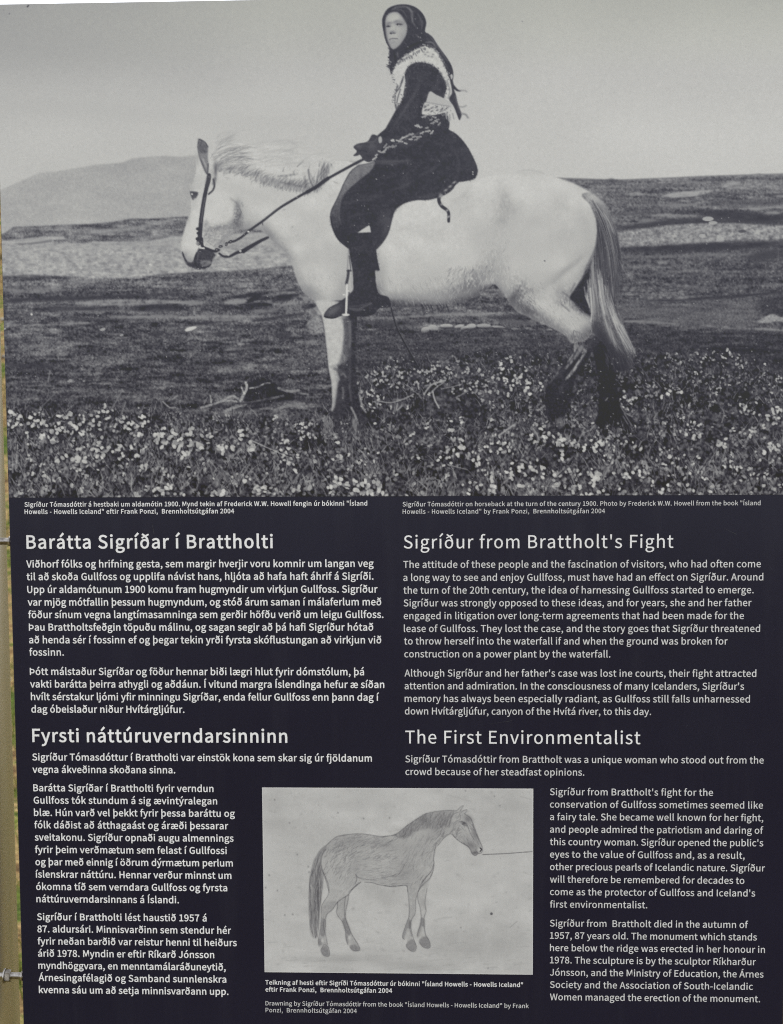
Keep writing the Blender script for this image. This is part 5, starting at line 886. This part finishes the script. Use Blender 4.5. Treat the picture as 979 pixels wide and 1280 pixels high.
block('paragraph', [('Viðhorf fólks og hrifning gesta, sem margir hverjir voru komnir um langan veg', 33, 467.2, 709.3), ('til að skoða Gullfoss og upplifa návist hans, hljóta að hafa haft áhrif á Sigríði.', 33.5, 467, 725.1), ('Upp úr aldamótunum 1900 komu fram hugmyndir um virkjun Gullfoss. Sigríður', 34.2, 472.2, 741.1), ('var mjög mótfallin þessum hugmyndum, og stóð árum saman í málaferlum með', 34.8, 476.7, 756.9), ('föður sínum vegna langtímasamninga sem gerðir höfðu verið um leigu Gullfoss.', 35.5, 479.5, 772.5), ('Þau Brattholtsfeðgin töpuðu málinu, og sagan segir að þá hafi Sigríður hótað', 36.3, 466.7, 788.2), ('að henda sér í fossinn ef og þegar tekin yrði fyrsta skóflustungan að virkjun við', 36.5, 476.7, 804), ('fossinn.', 36.8, 80, 819.4)], 8.55, BB, m_ink)
block('paragraph', [('Þótt málstaður Sigríðar og föður hennar biði lægri hlut fyrir dómstólum, þá', 37.5, 455.2, 843.5), ('vakti barátta þeirra athygli og aðdáun. Í vitund margra Íslendinga hefur æ síðan', 37.8, 480.5, 859.2), ('hvílt sérstakur ljómi yfir minningu Sigríðar, enda fellur Gullfoss enn þann dag í', 38.8, 474, 875), ('dag óbeislaður niður Hvítárgljúfur.', 39.3, 230.7, 890.6)], 8.55, BB, m_ink)
block('paragraph', [('The attitude of these people and the fascination of visitors, who had often come', 504.3, 951.2, 709.8), ('a long way to see and enjoy Gullfoss, must have had an effect on Sigríður. Around', 504.3, 954.2, 726.1), ('the turn of the 20th century, the idea of harnessing Gullfoss started to emerge.', 504.5, 942.2, 742), ('Sigríður was strongly opposed to these ideas, and for years, she and her father', 504.7, 939.5, 757.9), ('engaged in litigation over long-term agreements that had been made for the', 504.8, 930, 773.9), ('lease of Gullfoss. They lost the case, and the story goes that Sigríður threatened', 505, 950.2, 789.9), ('to throw herself into the waterfall if and when the ground was broken for', 505.3, 909.7, 805.5), ('construction on a power plant by the waterfall.', 505.5, 763, 821.6)], 8.55, RB, m_ink2)
block('paragraph', [('Although Sigríður and her father’s case was lost ine courts, their fight attracted', 505.8, 945.5, 845.5), ('attention and admiration. In the consciousness of many Icelanders, Sigríður’s', 505.9, 930.2, 861.5), ('memory has always been especially radiant, as Gullfoss still falls unharnessed', 506, 937.5, 877.3), ('down Hvítárgljúfur, canyon of the Hvítá river, to this day.', 506.2, 814, 893)], 8.55, RB, m_ink2)
block('heading', [('Fyrsti náttúruverndarsinninn', 40.6, 359.3, 927.2)], 16.0, .42, m_ink)
block('heading', [('The First Environmentalist', 506.8, 800.7, 929.2)], 16.1, .06, m_ink)
block('paragraph', [('Sigríður Tómasdóttur í Brattholti var einstök kona sem skar sig úr fjöldanum', 40.5, 465, 950.4), ('vegna ákveðinna skoðana sinna.', 40.8, 219.2, 965.9)], 8.45, BB, m_ink)
block('paragraph', [('Sigríður Tómasdóttir from Brattholt was a unique woman who stood out from the', 506.8, 954.8, 952.8), ('crowd because of her steadfast opinions.', 506.9, 730.5, 968.6)], 8.45, RB, m_ink2)
L3 = ['Barátta Sigríðar í Brattholti fyrir verndun', 'Gullfoss tók stundum á sig ævintýralegan', 'blæ. Hún varð vel þekkt fyrir þessa baráttu og', 'fólk dáðist að átthagaást og áræði þessarar', 'sveitakonu. Sigríður opnaði augu almennings', 'fyrir þeim verðmætum sem felast í Gullfossi', 'og þar með einnig í öðrum dýrmætum perlum', 'íslenskrar náttúru. Hennar verður minnst um', 'ókomna tíð sem verndara Gullfoss og fyrsta', 'náttúruverndarsinnans á Íslandi.']
R3 = [267, 271.6, 293.7, 285.4, 292.1, 283.6, 291.2, 289.4, 284.2, 223.8]
block('paragraph', [(t, 41.8+.43*i, R3[i], 988.9+15.42*i) for i, t in enumerate(L3)], 8.4, BB, m_ink)
L4 = ['Sigríður í Brattholti lést haustið 1957 á', '87. aldursári. Minnisvarðinn sem stendur hér', 'fyrir neðan barðið var reistur henni til heiðurs', 'árið 1978. Myndin er eftir Ríkarð Jónsson', 'myndhöggvara, en menntamálaráðuneytið,', 'Árnesingafélagið og Samband sunnlenskra', 'kvenna sáu um að setja minnisvarðann upp.']
R4 = [258.4, 289, 296.1, 267.9, 282.3, 283, 285.7]
block('paragraph', [(t, 46.5+.38*i, R4[i], 1150+15.2*i) for i, t in enumerate(L4)], 8.35, BB, m_ink)
E3 = ['Sigríður from Brattholt’s fight for the', 'conservation of Gullfoss sometimes seemed like', 'a fairy tale. She became well known for her fight,', 'and people admired the patriotism and daring of', 'this country woman. Sigríður opened the public’s', 'eyes to the value of Gullfoss and, as a result,', 'other precious pearls of Icelandic nature. Sigríður', 'will therefore be remembered for decades to', 'come as the protector of Gullfoss and Iceland’s', 'first environmentalist.']
S3 = [891.4, 953.9, 954.2, 954.2, 954.2, 930.9, 956.3, 930.6, 944.1, 809.2]
block('paragraph', [(t, 687.6, S3[i], 993.8+15.62*i) for i, t in enumerate(E3)], 8.45, RB, m_ink2)
E4 = ['Sigríður from  Brattholt died in the autumn of', '1957, 87 years old. The monument which stands', 'here below the ridge was erected in her honour in', '1978. The sculpture is by the sculptor Ríkharður', 'Jónsson, and the Ministry of Education, the Árnes', 'Society and the Association of South-Icelandic', 'Women managed the erection of the monument.']
S4 = [935.2, 946.2, 956.3, 945, 954.5, 941.3, 950.2]
block('paragraph', [(t, 687.6, S4[i], 1158+15.35*i) for i, t in enumerate(E4)], 8.4, RB, m_ink2)
block('caption', [('Teikning af hesti eftir Sigríði Tómasdóttur úr bókinni "Ísland Howells - Howells Iceland"', 331.8, 653.9, 1230.6), ('eftir Frank Ponzi,  Brennholtsútgáfan 2004', 332, 490.3, 1239.4)], 5.5, .12, m_ink)
block('caption', [('Drawning by Sigríður Tómasdóttir from the book "Ísland Howells - Howells Iceland" by Frank', 332.1, 661, 1256.7), ('Ponzi,  Brennholtsútgáfan 2004', 332.2, 446.1, 1265.2)], 5.5, .0, m_ink2)
bpy.data.objects.remove(tob); bpy.data.curves.remove(tcv_)

# a faint scratch above the first heading
m_scr = mat('scratch_mark', (0.035, 0.035, 0.045), 0.5)
for (xa, ya), (xb, yb_), w in [((190.6, 655), (192.6, 667), .5), ((612, 905), (640, 901), .35), ((905, 660), (921, 668), .35)]:
    A, B_ = P(xa, ya), P(xb, yb_); dd = (B_-A).normalized(); nn = Vector((-dd.z, 0, dd.x))*w*PX/2
    me = bpy.data.meshes.new('scratch'); me.from_pydata([tuple(Vector((q.x, -.0002, q.z))) for q in (A-nn*.3, A+nn*.3, B_+nn, B_-nn)], [], [(0, 1, 2, 3)]); link('scratch', me, m_scr, sign)

# ------------------------------------------------------------------ the printed sheets (tones carried by a fine mesh)
PRINT_GAIN, PRINT_VEIL = 1.0, 0.028
def srgb2lin(v):
    v = np.clip(v, 0, 255)/255.0
    return np.where(v <= .04045, v/12.92, ((v+.055)/1.055)**2.4)
def tint(v, px, py, warm_top):
    k = np.clip(1 - v/170, 0, 1); s = np.clip((v-150)/40, 0, 1)*warm_top
    top = np.clip(1 - py/90, 0, 1)*s
    r = v - 1.5*k + .8*s; g = v - 3.0*k + .3*s + 1.5*top; b = v + 9.0*k - 2.0*s - 5.0*top
    return np.stack([r, g, b], -1)
m_pr = mat('printed_sheet', rough=0.30, spec=0.4)
at = nd(m_pr, 'ShaderNodeAttribute', attribute_name='ink'); lk(m_pr, at.outputs['Color'], bsdf(m_pr).inputs['Base Color'])
rp_, _q = noise_ramp(m_pr, 7, [(0.35, (0.26,)*3), (0.7, (0.34,)*3)], detail=8); lk(m_pr, rp_.outputs[0], bsdf(m_pr).inputs['Roughness'])
def print_mesh(names, masks, canvas, x0, x1, z0, z1, Y, step, parent, warm_top=1.0, post=None):
    nx = int(round((x1-x0)/step)); nz = int(round((z1-z0)/step))
    xs = np.linspace(x0, x1, nx+1); zs = np.linspace(z1, z0, nz+1)
    XX, ZZ = np.meshgrid(xs, zs)
    px, py = unproject(XX, ZZ, Y)
    v = canvas.sample(px, py)(canvas.C)
    if post: v = post(v, XX, ZZ)
    v = v - 5*np.clip((118-v)/40, 0, 1)*np.clip((v-30)/20, 0, 1)
    colr = srgb2lin(tint(v, px, py, warm_top))*PRINT_GAIN - PRINT_VEIL
    colr = np.clip(colr, 0.002, .9).reshape(-1, 3)
    co = np.stack([XX, np.full_like(XX, Y), ZZ], -1).reshape(-1, 3)
    idx = np.arange((nx+1)*(nz+1)).reshape(nz+1, nx+1)
    quads = np.stack([idx[:-1, :-1], idx[1:, :-1], idx[1:, 1:], idx[:-1, 1:]], -1).reshape(-1, 4)
    cxm, czm = (XX[:-1, :-1]+XX[1:, 1:])/2, (ZZ[:-1, :-1]+ZZ[1:, 1:])/2
    qx, qy = unproject(cxm, czm, Y); s = canvas.sample(qx, qy)
    owner = np.zeros(len(quads), int)
    for i, M in enumerate(masks): owner[(s(M) > .5).reshape(-1)] = i+1
    root = None
    for i, nm in enumerate(names):
        f = quads[owner == i]; used = np.unique(f); remap = np.zeros(len(co), int); remap[used] = np.arange(len(used)); f = remap[f]
        me = bpy.data.meshes.new(nm)
        me.vertices.add(len(used)); me.vertices.foreach_set('co', co[used].astype(np.float32).ravel())
        me.loops.add(f.size); me.loops.foreach_set('vertex_index', f.astype(np.int32).ravel())
        me.polygons.add(len(f)); me.polygons.foreach_set('loop_start', np.arange(0, f.size, 4, dtype=np.int32)); me.polygons.foreach_set('loop_total', np.full(len(f), 4, np.int32))
        me.update(calc_edges=True)
        a = me.color_attributes.new('ink', 'FLOAT_COLOR', 'POINT')
        a.data.foreach_set('color', np.concatenate([colr[used], np.ones((len(used), 1))], 1).astype(np.float32).ravel())
        o = link(nm, me, m_pr, parent if i == 0 else root)
        if i == 0: root = o
    return root
Y_PRINT = -0.0003
ph = print_mesh(['photograph_print', 'printed_horse', 'printed_rider'], [HORSE_MASK, RIDER_MASK], pc, XL+.0008, XR-.0008, Z_SPLIT, ZT-.0008, Y_PRINT, PX*0.9, sign)
ph['label'] = 'old black-and-white photograph of a rider on a white horse in a meadow'
for o in ph.children:
    o['label'] = 'white horse with pale mane and bridle in the old photograph' if 'horse' in o.name else 'rider in dark skirt, white shawl and head scarf in the old photograph'
a, b, c_, d_ = P(327.6, 983.9), P(666.5, 986.2), P(666.3, 1218.8), P(331, 1214.7)
DX0, DX1 = (a.x+d_.x)/2, (b.x+c_.x)/2; DZ1, DZ0 = (a.z+b.z)/2, (c_.z+d_.z)/2
def rim(v, XX, ZZ):
    e = np.minimum(np.minimum(XX-DX0, DX1-XX), np.minimum(ZZ-DZ0, DZ1-ZZ))/PX
    return v + (208-v)*np.clip(1.1-e, 0, 1)
dr = print_mesh(['drawing_print', 'drawn_horse'], [DRAWN_MASK], dc, DX0, DX1, DZ0, DZ1, Y_PRINT, PX*0.7, sign, 0.3, rim)
dr['label'] = 'pencil drawing of a standing horse on pale paper'

# ------------------------------------------------------------------ posts and the bolts that carry the board
m_post = mat('satin_steel', (0.60, 0.58, 0.54), 0.34, 1.0)
rq, _q = noise_ramp(m_post, 5, [(0.3, (0.30,)*3), (0.7, (0.40,)*3)], stretch=(8, 8, 0.6)); lk(m_post, rq.outputs[0], bsdf(m_post).inputs['Roughness'])
m_steel = mat('bolt_steel', (0.34, 0.32, 0.30), 0.30, 1.0)
rb_, _q = noise_ramp(m_steel, 160, [(0.35, (0.16, 0.145, 0.13)), (0.7, (0.42, 0.40, 0.38))]); lk(m_steel, rb_.outputs[0], bsdf(m_steel).inputs['Base Color'])
R_POST, Y_POST = 0.044, 0.058
gap = 0.0060                                            # between board edge and post, seen from the front
ys = [P(0, 132).z, P(11, 677).z, P(27, 1222).z]
for sd in (-1, 1):
    xe = XL if sd < 0 else XR
    # right-hand silhouette of the left post as seen by the camera
    q = P(4.5, 645, Y_POST)
    xp = (q.x - R_POST) if sd < 0 else (XR + XL - (q.x - R_POST))
    zg = float(ground_h(np.array(xp), np.array(Y_POST)))
    bm = bmesh.new(); zt_ = ZT + 0.06; add_cyl(bm, Vector((xp, Y_POST, (zt_ + zg - .25)/2)), R_POST, zt_ - zg + .25, 'Z', 64, .003)
    po = from_bm('post', bm, m_post, sign, True)
    for zb_ in ys:
        yb = 0.0045
        bm = bmesh.new(); L = 0.056
        add_cyl(bm, Vector((xe + sd*(L/2 - .001), yb, zb_)), 0.0039, L, 'X', 24, .0004)
        for k in range(9):                               # thread ridges
            add_cyl(bm, Vector((xe + sd*(0.004 + k*.00115), yb, zb_)), 0.00412, 0.0006, 'X', 24)
        bo = from_bm('bolt', bm, m_steel, sign, True)
        bm = bmesh.new(); add_cyl(bm, Vector((xe + sd*0.0012, yb, zb_)), 0.0058, 0.0024, 'X', 24, .0005)
        from_bm('collar', bm, m_steel, bo, True)
        bm = bmesh.new(); r = bmesh.ops.create_cone(bm, cap_ends=True, segments=6, radius1=.0075, radius2=.0075, depth=.0062)
        bmesh.ops.bevel(bm, geom=[e for e in bm.edges], offset=.0006, segments=2, affect='EDGES')
        bmesh.ops.transform(bm, matrix=Matrix.Translation((xe + sd*0.0180, yb, zb_)) @ Matrix.Rotation(math.pi/2, 4, 'Y') @ Matrix.Rotation(.32, 4, 'Z'), verts=bm.verts[:])
        from_bm('nut', bm, m_steel, bo)
        bm = bmesh.new(); add_cyl(bm, Vector((xe + sd*0.0221, yb, zb_)), 0.0088, 0.0018, 'X', 32, .0004); from_bm('washer', bm, m_steel, bo, True)
        bm = bmesh.new(); add_cyl(bm, Vector((xe + sd*.0470, .0135, zb_)), .0085, .035, 'Y', 32, .001); from_bm('boss', bm, m_steel, bo, True)
